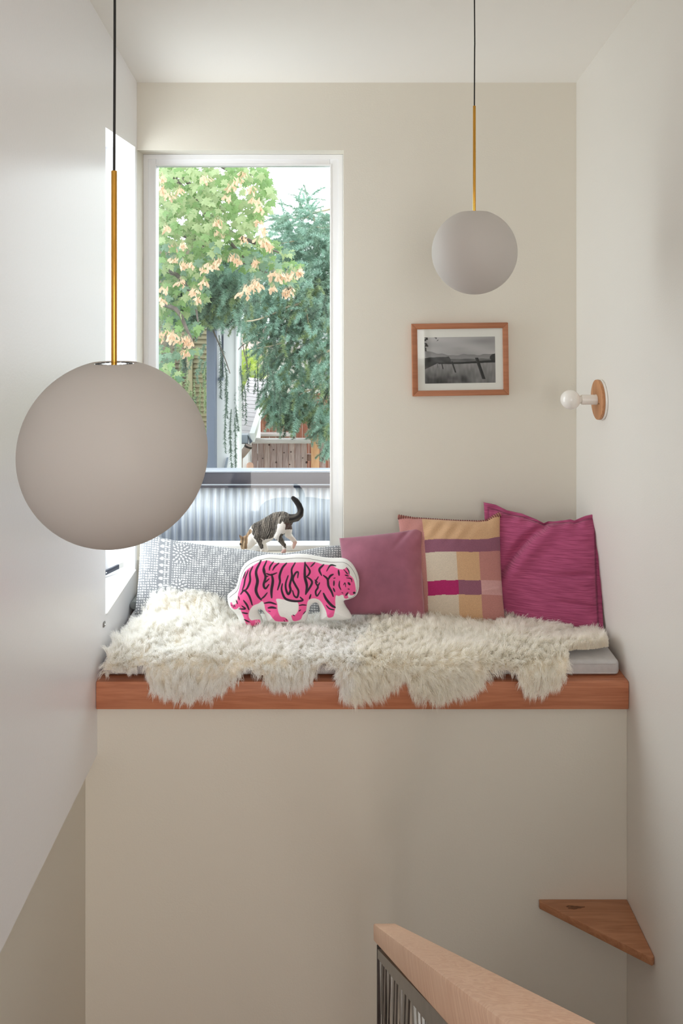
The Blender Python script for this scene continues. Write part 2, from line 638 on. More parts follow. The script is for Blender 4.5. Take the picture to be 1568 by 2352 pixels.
# sloped ceiling
cz = lambda y: CH + 0.892 + (YB - y) * 0.158
bm = bmesh.new()
vs = []
for y in (-2.18, 4.27):
    for dz in (0, 0.15):
        for x in (-1.30, 1.32):
            vs.append(bm.verts.new((x, y, cz(y) + dz)))
for f in ((0, 1, 3, 2), (4, 6, 7, 5), (0, 4, 5, 1), (2, 3, 7, 6), (0, 2, 6, 4), (1, 5, 7, 3)):
    bm.faces.new([vs[i] for i in f])
put('ceiling', bm_mesh('ceiling', bm, M['ceiling']), **ST)
# landing the photographer stands on
box('floor_landing', XL, XR, -2.0, 0.42, CH - 1.75, CH - 1.55, M['floor'], **ST)

# ---- window_1: tall picture window in the back wall
wb = thing('window_1', (-0.41, 4.19, BW[2]), kind='structure')
f0, f1 = 4.19, 4.265
x0, x1, z0, z1 = BW[0] + 0.001, BW[1] - 0.001, BW[2] + 0.001, BW[3] - 0.001
gx0, gx1 = x0 + 0.058, x1 - 0.062
gz0, gz1 = CH - (1251 - VY) * 4.2 / F, z1 - 0.052
bm = bmesh.new()
add_box(bm, x0, gx0, f0, f1, z0, z1, 0.003)
put('left_jamb', bm_mesh('left_jamb', bm, M['vinyl'], True, 40), wb)
bm = bmesh.new()
add_box(bm, gx1, x1, f0, f1, z0, z1, 0.003)
put('right_jamb', bm_mesh('right_jamb', bm, M['vinyl'], True, 40), wb)
bm = bmesh.new()
add_box(bm, gx0, gx1, f0, f1, gz1, z1, 0.003)
put('head_jamb', bm_mesh('head_jamb', bm, M['vinyl'], True, 40), wb)
bm = bmesh.new()
add_box(bm, gx0, gx1, f0, f1, z0, gz0, 0.003)
put('bottom_rail', bm_mesh('bottom_rail', bm, M['vinyl'], True, 40), wb)
# raised outer lip of the frame, a thin bead round the glass
for nm, a in (('outer_lip', (x0, x1, z0, z1, 0.022, -0.006)), ('glazing_bead', (gx0, gx1, gz0, gz1, 0.006, -0.003))):
    ax0, ax1, az0, az1, wd, dy = a
    sgn = 1 if nm == 'outer_lip' else -1
    o0, o1 = f0 + dy, f0 + 0.002
    us = [ax0, ax0 + wd, ax1 - wd, ax1] if sgn > 0 else [ax0 - wd, ax0, ax1, ax1 + wd]
    vv = [az0, az0 + wd, az1 - wd, az1] if sgn > 0 else [az0 - wd, az0, az1, az1 + wd]
    ob = cells(nm, us, vv, [(us[1], us[2], vv[1], vv[2])], o0, o1, lambda u, v, ww: (u, ww, v), M['vinyl'], parent=wb)
box('pane', gx0 - 0.004, gx1 + 0.004, 4.222, 4.228, gz0 - 0.004, gz1 + 0.004, M['glass'], wb)

# ---- window_2: casement in the left wall, seen at a grazing angle
wl = thing('window_2', (-1.06, 3.745, LW[2]), kind='structure')
l0, l1 = LW[0] + 0.001, LW[1] - 0.001
b0, b1 = LW[2] + 0.001, LW[3] - 0.001
cells('casement_frame', [l0, l0 + 0.05, l1 - 0.05, l1], [b0, b0 + 0.06, b1 - 0.05, b1], [(l0 + 0.05, l1 - 0.05, b0 + 0.06, b1 - 0.05)],
      -1.095, -1.035, lambda u, v, ww: (ww, u, v), M['vinyl'], parent=wl)
box('pane', -1.068, -1.062, l0 + 0.046, l1 - 0.046, b0 + 0.056, b1 - 0.046, M['glass'], wl)
box('sill', -1.034, XL + 0.006, LW[0] + 0.002, LW[1] - 0.002, LW[2] + 0.0005, LW[2] + 0.006, M['white'], wl, bevel=0.002)
# folding crank handle
ha, hb = at(272, 1301, 3.965), at(228, 1322, 3.88)
d = (hb - ha).normalized()
up = Vector((0, 0, 1))
sd = d.cross(up).normalized()
poly = [ha + up * 0.010, hb + up * 0.010, hb - up * 0.010, ha - up * 0.010]
prism('handle', [p - sd * 0.006 for p in poly], sd * 0.012, M['handle'], wl, bevel=0.002, label='dark grey crank handle')
prism('handle_base', [ha - d * 0.03 + up * 0.010, ha - d * 0.001 + up * 0.012, ha - d * 0.001 - up * 0.014, ha - d * 0.03 - up * 0.014],
      sd * 0.012, M['white'], wl, bevel=0.002)
hs_ = [o for o in wl.children if o.name == 'handle'][0]
sp = at(243, 1315, 3.905)
lathe('screw', [(0, 0.004), (0.003, 0.004), (0.0036, 0)], sp - sd * 0.0, -sd if sd.y > 0 else sd, M['white'], hs_, sides=10)

# small grey metal clip on the wall edge just below the side window
cp = at(237.5, 1434, 3.452)
clip = thing('metal_clip', (XL, 3.452, cp.z - 0.009), 'small grey metal clip on the left wall just below the side window sill', 'clip')
box('clip_plate', XL + 0.0002, XL + 0.005, 3.442, 3.462, cp.z - 0.009, cp.z + 0.009, M['steel'], clip, bevel=0.001)
lathe('screw', [(0, 0.003), (0.0025, 0.002), (0.003, 0)], (XL + 0.0045, 3.452, cp.z), (1, 0, 0), M['chrome'], clip, sides=8)

# ------------------------------------------------------------------ bench
bench = thing('window_bench', (0.12, 3.36, CH - 1.62), 'long fir window bench with a thick front board under the sheepskins', 'bench')
bz = CH - 1.6195
box('front_board', XL + 0.001, XR - 0.001, 3.335, 3.372, bz, CH - 1.515, M['fir'], bench, bevel=0.003)
box('seat_board', XL + 0.001, XR - 0.001, 3.372, YB - 0.001, CH - 1.555, CH - 1.518, M['fir'], bench)

# mattress pad
mt = thing('bench_mattress', (0.12, 3.7, CH - 1.517), 'thin pale grey linen seat pad on the bench under the sheepskins', 'mattress')
bm = bmesh.new()
add_box(bm, XL + 0.012, XR - 0.018, 3.388, YB - 0.012, CH - 1.5165, CH - 1.458, 0.016, 4)
put('pad', bm_mesh('pad', bm, M['mattress'], True, 60), mt)
for zz, nm in ((CH - 1.470, 'piping'), (CH - 1.506, 'piping')):
    tube(nm, [(XL + 0.026, 3.389, zz), (0.1, 3.3885, zz), (XR - 0.032, 3.389, zz)], 0.003, M['mattress'], mt, sides=6)

# little fabric roll in the left back corner
rp = at(307, 1391, 3.90)
tube('fabric_roll', [rp + Vector((0, 0.0, 0)), rp + Vector((0.0, 0.04, 0.0)), rp + Vector((0.003, 0.125, 0.0))], [0.0165, 0.0165, 0.0165], M['greyfab'],
     sides=20, origin=(rp.x, rp.y + 0.06, rp.z - 0.0165), label='small grey rolled cloth lying in the corner left of the long dotted cushion', cat='cloth roll')

# ------------------------------------------------------------------ noise helpers
class SinNoise:
    def __init__(s, seed, n=14, lo=3, hi=14):
        r = np.random.default_rng(seed)
        ang = r.uniform(0, 2 * np.pi, n)
        fr = r.uniform(lo, hi, n)
        s.kx, s.ky = fr * np.cos(ang), fr * np.sin(ang)
        s.ph = r.uniform(0, 2 * np.pi, n)
        s.n = n

    def __call__(s, x, y):
        x = np.asarray(x, dtype=float)
        y = np.asarray(y, dtype=float)
        o = np.zeros(np.broadcast(x, y).shape)
        for a, b, p in zip(s.kx, s.ky, s.ph):
            o = o + np.sin(a * x + b * y + p)
        return o / math.sqrt(s.n / 2) / 1.6


# ------------------------------------------------------------------ cushions
def cushion(name, corners, T, inset, col_fn, m, label, cat, n=60, flange=0.0, wrinkle=None, pw=0.42, res=None, sag=None, back=0.7):
    """corners: TL,TR,BR,BL world points; T half thickness"""
    TL, TR, BR, BL = [np.array(c) for c in corners]
    nu = res or n
    u = np.linspace(-1, 1, nu)
    v = np.linspace(-1, 1, nu)       # v=-1 top
    U, V = np.meshgrid(u, v, indexing='ij')
    ku = 1 - inset[0] * (1 - V ** 2)
    kv = 1 - inset[1] * (1 - U ** 2)
    U2, V2 = U * ku, V * kv
    if sag is not None:
        V2 = V2 + sag(U, V)
    a, b = (U2 + 1) / 2, (V2 + 1) / 2
    P = ((1 - a) * (1 - b))[..., None] * TL + (a * (1 - b))[..., None] * TR + (a * b)[..., None] * BR + ((1 - a) * b)[..., None] * BL
    nrm = np.cross(TR - TL, BL - TL)
    nrm /= np.linalg.norm(nrm)
    if nrm[1] > 0:
        nrm = -nrm
    k = 1.0 / (1 - flange)
    Uf, Vf = np.clip(U * k, -1, 1), np.clip(V * k, -1, 1)
    th = T * ((1 - Uf ** 2).clip(0) * (1 - Vf ** 2).clip(0)) ** pw
    edge = 0.0025 if flange else 0.0
    bord = (np.abs(U) > 0.999) | (np.abs(V) > 0.999)
    base = np.where(bord, 0.0, edge)
    wr = wrinkle(U, V) if wrinkle is not None else np.zeros_like(U)
    fade = np.where(bord, 0.0, 1.0)
    front = P + nrm * (th + base + wr * fade)[..., None]
    backp = P - nrm * (th * back + base)[..., None]
    if flange:
        wob = 0.006 * np.sin(9 * U + 4 * V) * (np.maximum(np.abs(U), np.abs(V)) ** 8)
        front += nrm * wob[..., None]
        backp += nrm * wob[..., None]
    idx = np.arange(nu * nu).reshape(nu, nu)
    idb = idx + nu * nu
    idb = np.where(bord, idx, idb)
    q1 = np.stack([idx[:-1, :-1], idx[:-1, 1:], idx[1:, 1:], idx[1:, :-1]], -1).reshape(-1, 4)
    q2 = np.stack([idb[:-1, :-1], idb[1:, :-1], idb[1:, 1:], idb[:-1, 1:]], -1).reshape(-1, 4)
    Vv = np.concatenate([front.reshape(-1, 3), backp.reshape(-1, 3)])
    used = np.unique(np.concatenate([q1.ravel(), q2.ravel()]))
    remap = np.full(len(Vv), -1)
    remap[used] = np.arange(len(used))
    C = None
    if col_fn is not None:
        c = col_fn(U, V).reshape(-1, 3)
        C = np.concatenate([c, c])[used]
    me = npmesh(name, Vv[used], [remap[q1], remap[q2]], m, smooth=True, col=C)
    bm = bmesh.new()
    bm.from_mesh(me)
    bmesh.ops.recalc_face_normals(bm, faces=bm.faces)
    bm.to_mesh(me)
    bm.free()
    base_pt = (BL + BR) / 2
    root = thing(name, Vector(base_pt), label, cat)
    put('cover', me, root)
    return root, P, nrm, front


# --- long dotted grey cushion
GREY, DOT = np.array(srgb(136, 139, 144)), np.array(srgb(226, 227, 228))


def dotted(U, V):
    # printed in fabric coordinates, 1 unit = 1 cm
    x = (U + 1) / 2 * 92
    y = (V + 1) / 2 * 36
    c = np.zeros(U.shape)
    rr = np.random.default_rng(5)
    jx = SinNoise(3, lo=1.0, hi=2.5)
    jy = SinNoise(4, lo=1.0, hi=2.5)
    X = x + 0.12 * jx(x, y)
    Y = y + 0.12 * jy(x, y)
    p = 1.15
    fx, fy = (X / p) % 1 - 0.5, (Y / p) % 1 - 0.5
    siz = 0.30 + 0.06 * jx(x * 0.7, y * 0.6)
    grid = (np.abs(fx) ** 2.6 + np.abs(fy) ** 2.6) < siz ** 2.6
    # bands that carry leaf rows and rosettes instead of the dot grid
    band = (x > 9) & (x < 15.5)
    fy2 = (Y / 3.1) % 1 - 0.5
    drop = ((x - 10.6) / 1.0) ** 2 + (fy2 * 3.1 / (0.62 * (1.1 + 0.6 * (x - 10.6)))) ** 2 < 1
    bar = (np.abs(x - 13.0) < 1.2) & (np.abs(fy2 * 3.1) < 0.34)
    dg = (np.abs((x - 13.1) % 1.6 - 0.8) + np.abs(np.abs(fy2 * 3.1) - 1.05)) < 0.45
    dg &= (x > 11.9) & (x < 15)
    c = np.where(band, drop | bar | dg, grid)
    for (cx, cy, R) in [(19, 7, 5.2), (19, 24, 3.6), (47, 23, 5.5), (47, 32, 4), (31, 33, 4.5), (62, 8, 5), (80, 22, 5.5)]:
        rx, ry = x - cx, y - cy
        rad = np.hypot(rx, ry)
        ang = np.arctan2(ry, rx)
        inside = rad < R
        pet = np.zeros(U.shape, bool)
        for r0, k, off in ((1.6, 7, 0.0), (3.1, 12, 0.3), (4.6, 18, 0.1)):
            w_ = (ang / (2 * np.pi) * k + off) % 1 - 0.5
            pet |= ((rad - r0) / 0.62) ** 2 + (w_ * 2 * np.pi / k * r0 / 0.36) ** 2 < 1
        c = np.where(inside & ~band, pet | (rad < 0.45), c)
    worn = 0.86 + 0.14 * jx(x * 0.35, y * 0.35)
    f = (c * worn)[..., None]
    return GREY * (1 - f) + DOT * f


M['dotted'] = vcol('dotted_linen', rough=0.85, noise_amt=0.06, nscale=260, bump=0.25)
gc = [at(322, 1226, 3.955), at(789, 1252, 3.955), at(793, 1428, 3.80), at(309, 1412, 3.80)]


def gsag(U, V):
    topw = ((1 - V) / 2) ** 2
    k = np.arange(-1, 1.001, 0.05)
    y = np.interp(k, [-1, -0.85, -0.58, -0.3, 0.02, 0.2, 0.34, 0.49, 0.69, 0.85, 1], [0, 0.04, 0.14, 0.19, 0.24, 0.28, 0.31, 0.27, 0.13, 0.04, 0])
    y = np.convolve(np.pad(y, 3, mode='edge'), np.ones(5) / 5, 'same')[3:-3]
    return topw * np.interp(U, k, y)


wn = SinNoise(21, lo=2, hi=6)
grey_c, gP, gN, gF = cushion('dotted_cushion', gc, 0.062, (0.012, 0.03), dotted, M['dotted'],
        'long pale grey cushion printed with white dots and rosettes below the window', 'cushion', res=300,
        wrinkle=lambda U, V: 0.004 * wn(U * 2.2, V), pw=0.36, sag=gsag, back=0.6)

# --- mauve velvet cushion
MAUVE = np.array(srgb(146, 88, 106))


def mauve_col(U, V):
    n1 = SinNoise(31, lo=2, hi=7)
    n2 = SinNoise(32, lo=8, hi=22)
    f = 1 + 0.07 * n1(U, V) + 0.04 * n2(U, V)
    warm = np.clip((U - 0.55) / 0.4, 0, 1)[..., None]
    c = MAUVE * f[..., None]
    return c * (1 - 0.35 * warm) + np.array(srgb(168, 98, 100)) * 0.35 * warm


M['velvet'] = vcol('mauve_velvet', rough=0.75, sheen=0.35, noise_amt=0.08, nscale=30, bump=0.05, spec=0.2)
mc = [at(779, 1236, 3.865), at(970, 1212, 3.865), at(976, 1424, 3.665), at(788, 1412, 3.685)]
wm = SinNoise(33, lo=2, hi=7)


def mwr(U, V):
    return (0.0035 * wm(U, V) - 0.010 * np.exp(-(((U - 0.55) * 0.75 + (V + 0.85) * 0.66) / 0.07) ** 2) * np.exp(-((U - 0.65) / 0.25) ** 2)
            + 0.004 * np.sin(V * 14 + U * 6) * np.exp(-((U - 0.95) / 0.12) ** 2))


mauve, mP, mN, mF = cushion('mauve_cushion', mc, 0.062, (0.035, 0.04), mauve_col, M['velvet'],
        'plain mauve velvet cushion leaning between the tiger pillow and the block pattern cushion', 'cushion', res=90, wrinkle=mwr, back=0.5)
# piped seam along the right side
seam = [Vector(mP[-1, j]) for j in range(0, 90, 4)] + [Vector(mP[-1, -1])]
tube('seam', seam, 0.0025, M['velvet'], mauve, sides=6)
sm_ = [o for o in mauve.children if o.name.startswith('seam')][0].data
a_ = sm_.color_attributes.new('Col', 'FLOAT_COLOR', 'POINT')
a_.data.foreach_set('color', np.tile(np.array([*srgb(158, 92, 100), 1.0], dtype=np.float32), len(sm_.vertices)))

# --- wool colour block cushion
CAMEL, PURP, BEIGE, DUST, MAG, PALE = [np.array(srgb(*c)) for c in
    ((200, 162, 126), (138, 90, 108), (204, 190, 172), (180, 126, 120), (166, 44, 100), (196, 152, 150))]


def blocks(U, V):
    n = SinNoise(41, lo=5, hi=13)
    a = (U + 1) / 2 + 0.004 * n(V, V * 0.5)
    b = (V + 1) / 2 + 0.004 * n(U, U * 0.7) + 0.012 * (a - 0.5)
    c = np.zeros(U.shape + (3,))
    c[:] = DUST
    rows = [(0, .235), (.235, .365), (.365, .635), (.635, .765), (.765, 1.01)]
    cols = [(0.235, .545), (.545, .775), (.775, 1.01)]
    tabl = [[CAMEL, CAMEL, CAMEL], [PURP, PURP, PURP], [BEIGE, CAMEL, DUST], [MAG, PURP, PALE], [BEIGE, CAMEL, DUST]]
    for (r0, r1), tr in zip(rows, tabl):
        for (c0, c1), k in zip(cols, tr):
            msk = (a >= c0) & (a < c1) & (b >= r0) & (b < r1)
            c[msk] = k
    return c


M['woolblock'] = vcol('felted_wool', rough=0.9, sheen=0.2, noise_amt=0.13, nscale=340, bump=0.3, spec=0.1)
bc = [at(913, 1184, 3.92), at(1148, 1178, 3.90), at(1160, 1432, 3.71), at(930, 1432, 3.735)]
wbk = SinNoise(43, lo=2, hi=6)


def bwr(U, V):
    return (0.003 * wbk(U, V) + 0.004 * np.sin((U * 0.8 + V * 0.5) * 26) * np.exp(-((V + 0.75) / 0.22) ** 2) * np.exp(-((U + 0.1) / 0.6) ** 2)
            + 0.008 * np.exp(-((V - 0.5 + 0.1 * U) / 0.04) ** 2) * np.exp(-((U - 0.85) / 0.2) ** 2))


def bsag(U, V):
    top = ((1 - V) / 2) ** 4
    return top * np.interp(U, [-1, -0.7, -0.3, 0.15, 0.6, 0.74, 0.88, 1], [0, 0.05, 0.08, 0.115, 0.145, 0.135, 0.05, 0])


block, bP, bN, bF = cushion('block_pattern_cushion', bc, 0.068, (0.035, 0.02), blocks, M['woolblock'],
        'wool cushion in camel, beige, purple and magenta blocks with a stitched top edge', 'cushion', res=240, wrinkle=bwr, back=0.5, sag=bsag)
# blanket stitch: fold of wool along the top edge, wrapped by dark stitches
tp = [Vector(bP[i, 0]) for i in range(0, 240, 3)] + [Vector(bP[-1, 0])]
M['stitch'] = mat('maroon_yarn', srgb(118, 62, 62), rough=0.9)
M['hem'] = mat('dusty_wool_hem', srgb(178, 128, 112), rough=0.95, bump=0.3, bscale=400)
tube('hem', [p + Vector((0, -0.005, -0.004)) for p in tp], 0.0092, M['hem'], block, sides=8)
ring = None
L = [0.0]
for p, q in zip(tp[:-1], tp[1:]):
    L.append(L[-1] + (q - p).length)
nst = 46
for k in range(nst):
    s = (k + 0.5) / nst * L[-1]
    i = max(j for j in range(len(L)) if L[j] <= s)
    i = min(i, len(tp) - 2)
    p = tp[i].lerp(tp[i + 1], (s - L[i]) / max(1e-6, L[i + 1] - L[i])) + Vector((0, -0.005, -0.004))
    t = (tp[i + 1] - tp[i]).normalized()
    if ring is None:
        pts = []
        for a in range(13):
            an = 2 * math.pi * a / 12
            pts.append(Vector((0, math.cos(an) * 0.0104, math.sin(an) * 0.0104)))
        V_, Q_, T_ = tube_np(pts, 0.0019, 5, caps=False)
        ring = npmesh('stitch', V_, [Q_], M['stitch'], smooth=True)
    o = bpy.data.objects.new('stitch', ring)
    COL.objects.link(o)
    o.parent = block
    o.location = p - wloc(block)
    o.rotation_euler = Vector((1, 0, 0)).rotation_difference(t).to_euler()

# --- burgundy cushion with flange
BURG = np.array(srgb(160, 70, 106))


def burg_col(U, V):
    n = SinNoise(51, lo=2, hi=5)
    f = 1 + 0.05 * n(U, V)
    c = BURG * f[..., None]
    fl = (np.maximum(np.abs(U), np.abs(V)) > 0.905) & (np.maximum(np.abs(U), np.abs(V)) < 0.925)
    c[fl] *= 0.62
    return c


def burg_mat():
    t = NT('slub_weave_burgundy')
    a = t.node('ShaderNodeVertexColor')
    a.layer_name = 'Col'
    tc = t.node('ShaderNodeTexCoord')
    mp = t.node('ShaderNodeMapping')
    mp.inputs['Scale'].default_value = (9, 9, 240)
    t.link(tc.outputs['Object'], mp.inputs['Vector'])
    nz = t.node('ShaderNodeTexNoise')
    nz.inputs['Scale'].default_value = 1.5
    nz.inputs['Detail'].default_value = 5
    t.link(mp.outputs[0], nz.inputs['Vector'])
    cr = t.node('ShaderNodeValToRGB')
    cr.color_ramp.elements[0].position = 0.36
    cr.color_ramp.elements[1].position = 0.74
    cr.color_ramp.elements[0].color = (0.78, 0.74, 0.78, 1)
    cr.color_ramp.elements[1].color = (1.35, 1.6, 1.45, 1)
    t.link(nz.outputs['Fac'], cr.inputs[0])
    mx = t.node('ShaderNodeMix', data_type='RGBA', blend_type='MULTIPLY')
    mx.inputs[0].default_value = 1.0
    t.link(a.outputs['Color'], mx.inputs[6])
    t.link(cr.outputs[0], mx.inputs[7])
    t.link(mx.outputs[2], t.b.inputs['Base Color'])
    t.b.inputs['Roughness'].default_value = 0.8
    t.b.inputs['Sheen Weight'].default_value = 0.15
    t.b.inputs['Specular IOR Level'].default_value = 0.2
    bp = t.node('ShaderNodeBump')
    bp.inputs['Strength'].default_value = 0.18
    bp.inputs['Distance'].default_value = 0.003
    t.link(nz.outputs['Fac'], bp.inputs['Height'])
    t.link(bp.outputs[0], t.b.inputs['Normal'])
    return t.m


M['burg'] = burg_mat()
uc = [at(1110, 1153, 3.965), at(1378, 1178, 3.80), at(1387, 1462, 3.60), at(1122, 1448, 3.78)]
wu = SinNoise(53, lo=2, hi=6)


def uwr(U, V):
    # diagonal fold from the top edge, a crease lower right, soft dents along the right flange
    e = (U * 0.70 + V * 0.62 + 0.47)
    fold = -0.032 * np.exp(-(e / 0.07) ** 2) * np.exp(-((U + 0.35) / 0.45) ** 2) + 0.024 * np.exp(-((e - 0.17) / 0.13) ** 2) * np.exp(-((U + 0.2) / 0.5) ** 2)
    crease = -0.016 * np.exp(-((V - 0.12 + 0.08 * U) / 0.05) ** 2) * np.exp(-((U - 0.55) / 0.38) ** 2)
    crease2 = -0.013 * np.exp(-((V - 0.5 - 0.06 * U) / 0.05) ** 2) * np.exp(-((U - 0.6) / 0.35) ** 2)
    rip = 0.006 * np.sin(U * 22 + V * 3) * np.exp(-((V + 0.86) / 0.12) ** 2) + 0.006 * np.sin(V * 17) * np.exp(-((U - 0.86) / 0.1) ** 2)
    return 0.005 * wu(U, V) + fold + crease + crease2 + rip


def usag(U, V):
    top = ((1 - V) / 2) ** 5
    return top * np.interp(U, [-1, -0.78, -0.59, -0.33, -0.07, 0.045, 0.12, 0.2, 0.5, 0.57, 0.75, 0.9, 1],
                           [0, 0.02, 0.085, 0.11, 0.19, 0.24, 0.20, 0.195, 0.14, 0.155, 0.065, 0.02, 0])


burg, uP, uN, uF = cushion('burgundy_cushion', uc, 0.060, (0.018, 0.02), burg_col, M['burg'],
        'large burgundy slub weave cushion with flat border leaning in the right corner', 'cushion', res=130, flange=0.085, wrinkle=uwr, back=0.35, sag=usag, pw=0.4)


# ------------------------------------------------------------------ tiger shaped pillow
def inpoly(px, py, poly):
    poly = np.asarray(poly, dtype=float)
    ins = np.zeros(px.shape, bool)
    n = len(poly)
    j = n - 1
    for i in range(n):
        xi, yi = poly[i]
        xj, yj = poly[j]
        if yi != yj:
            cnd = ((yi > py) != (yj > py)) & (px < (xj - xi) * (py - yi) / (yj - yi) + xi)
            ins ^= cnd
        j = i
    return ins


def segdist(px, py, pts, closed=False):
    pts = np.asarray(pts, dtype=float)
    d = np.full(px.shape, 1e9)
    m = len(pts)
    for i in range(m if closed else m - 1):
        a, b = pts[i], pts[(i + 1) % m]
        ab = b - a
        t = np.clip(((px - a[0]) * ab[0] + (py - a[1]) * ab[1]) / max(1e-9, ab @ ab), 0, 1)
        d = np.minimum(d, np.hypot(px - a[0] - t * ab[0], py - a[1] - t * ab[1]))
    return d


def smooth_closed(pts, k=4):
    """Catmull-Rom through a closed outline"""
    p = np.asarray(pts, dtype=float)
    n = len(p)
    out = []
    for i in range(n):
        p0, p1, p2, p3 = p[i - 1], p[i], p[(i + 1) % n], p[(i + 2) % n]
        for j in range(k):
            t = j / k
            out.append(0.5 * ((2 * p1) + (-p0 + p2) * t + (2 * p0 - 5 * p1 + 4 * p2 - p3) * t * t + (-p0 + 3 * p1 - 3 * p2 + p3) * t ** 3))
    return np.array(out)


def smooth_open(pts, k=5):
    p = np.asarray(pts, dtype=float)
    q = np.vstack([2 * p[0] - p[1], p, 2 * p[-1] - p[-2]])
    out = []
    for i in range(1, len(q) - 2):
        p0, p1, p2, p3 = q[i - 1], q[i], q[i + 1], q[i + 2]
        for j in range(k):
            t = j / k
            out.append(0.5 * ((2 * p1) + (-p0 + p2) * t + (2 * p0 - 5 * p1 + 4 * p2 - p3) * t * t + (-p0 + 3 * p1 - 3 * p2 + p3) * t ** 3))
    out.append(q[-2])
    return np.array(out)


T_OUT = [(103, 1180), (108, 1130), (150, 1090), (190, 1055), (215, 975), (240, 880), (290, 800), (380, 743), (470, 715), (560, 703),
         (690, 712), (830, 699), (960, 705), (1080, 728), (1200, 744), (1330, 745), (1400, 780), (1450, 840), (1488, 920), (1500, 1010), (1488, 1100),
         (1450, 1152), (1390, 1178), (1335, 1197), (1362, 1262), (1402, 1320), (1412, 1380), (1300, 1400), (1150, 1400), (1082, 1385), (1078, 1290),
         (1055, 1222), (1020, 1216), (985, 1250), (960, 1330), (930, 1410), (820, 1425), (700, 1428), (580, 1425), (520, 1405), (490, 1320), (455, 1284),
         (430, 1300), (470, 1380), (470, 1440), (400, 1462), (300, 1462), (240, 1425), (195, 1335), (125, 1262)]
T_PINK = [(480, 755), (540, 748), (600, 765), (690, 770), (800, 765), (920, 762), (1030, 765), (1110, 785), (1200, 795), (1270, 825), (1330, 832),
          (1362, 816), (1387, 850), (1392, 888), (1430, 930), (1450, 990), (1460, 1060), (1456, 1088), (1440, 1111), (1402, 1110), (1386, 1088), (1376, 1100),
          (1376, 1124), (1384, 1140), (1362, 1156), (1337, 1142), (1330, 1110), (1310, 1100), (1280, 1112), (1250, 1102), (1243, 1160), (1245, 1230), (1230, 1300),
          (1218, 1332), (1182, 1346), (1160, 1330), (1145, 1270), (1110, 1200), (1080, 1160), (1040, 1140), (990, 1140), (957, 1165), (945, 1220), (935, 1282),
          (902, 1318), (880, 1362), (830, 1386), (800, 1380), (787, 1340), (785, 1312), (822, 1306), (850, 1270), (860, 1230), (845, 1168), (740, 1150), (630, 1135),
          (638, 1190), (642, 1250), (667, 1320), (712, 1336), (742, 1362), (748, 1392), (700, 1392), (622, 1386), (590, 1350), (560, 1310), (512, 1270), (500, 1200),
          (478, 1163), (440, 1190), (382, 1215), (346, 1265), (336, 1320), (360, 1364), (402, 1366), (446, 1376), (456, 1410), (440, 1432), (380, 1446), (322, 1436),
          (306, 1410), (286, 1340), (256, 1270), (238, 1222), (225, 1160), (222, 1100), (232, 1060), (250, 980), (270, 920), (310, 850), (380, 800), (430, 770)]
T_TAIL = [(226, 1105), (247, 1180), (232, 1230), (192, 1259), (156, 1246), (140, 1212), (145, 1186), (160, 1188), (167, 1206), (190, 1205), (214, 1170)]
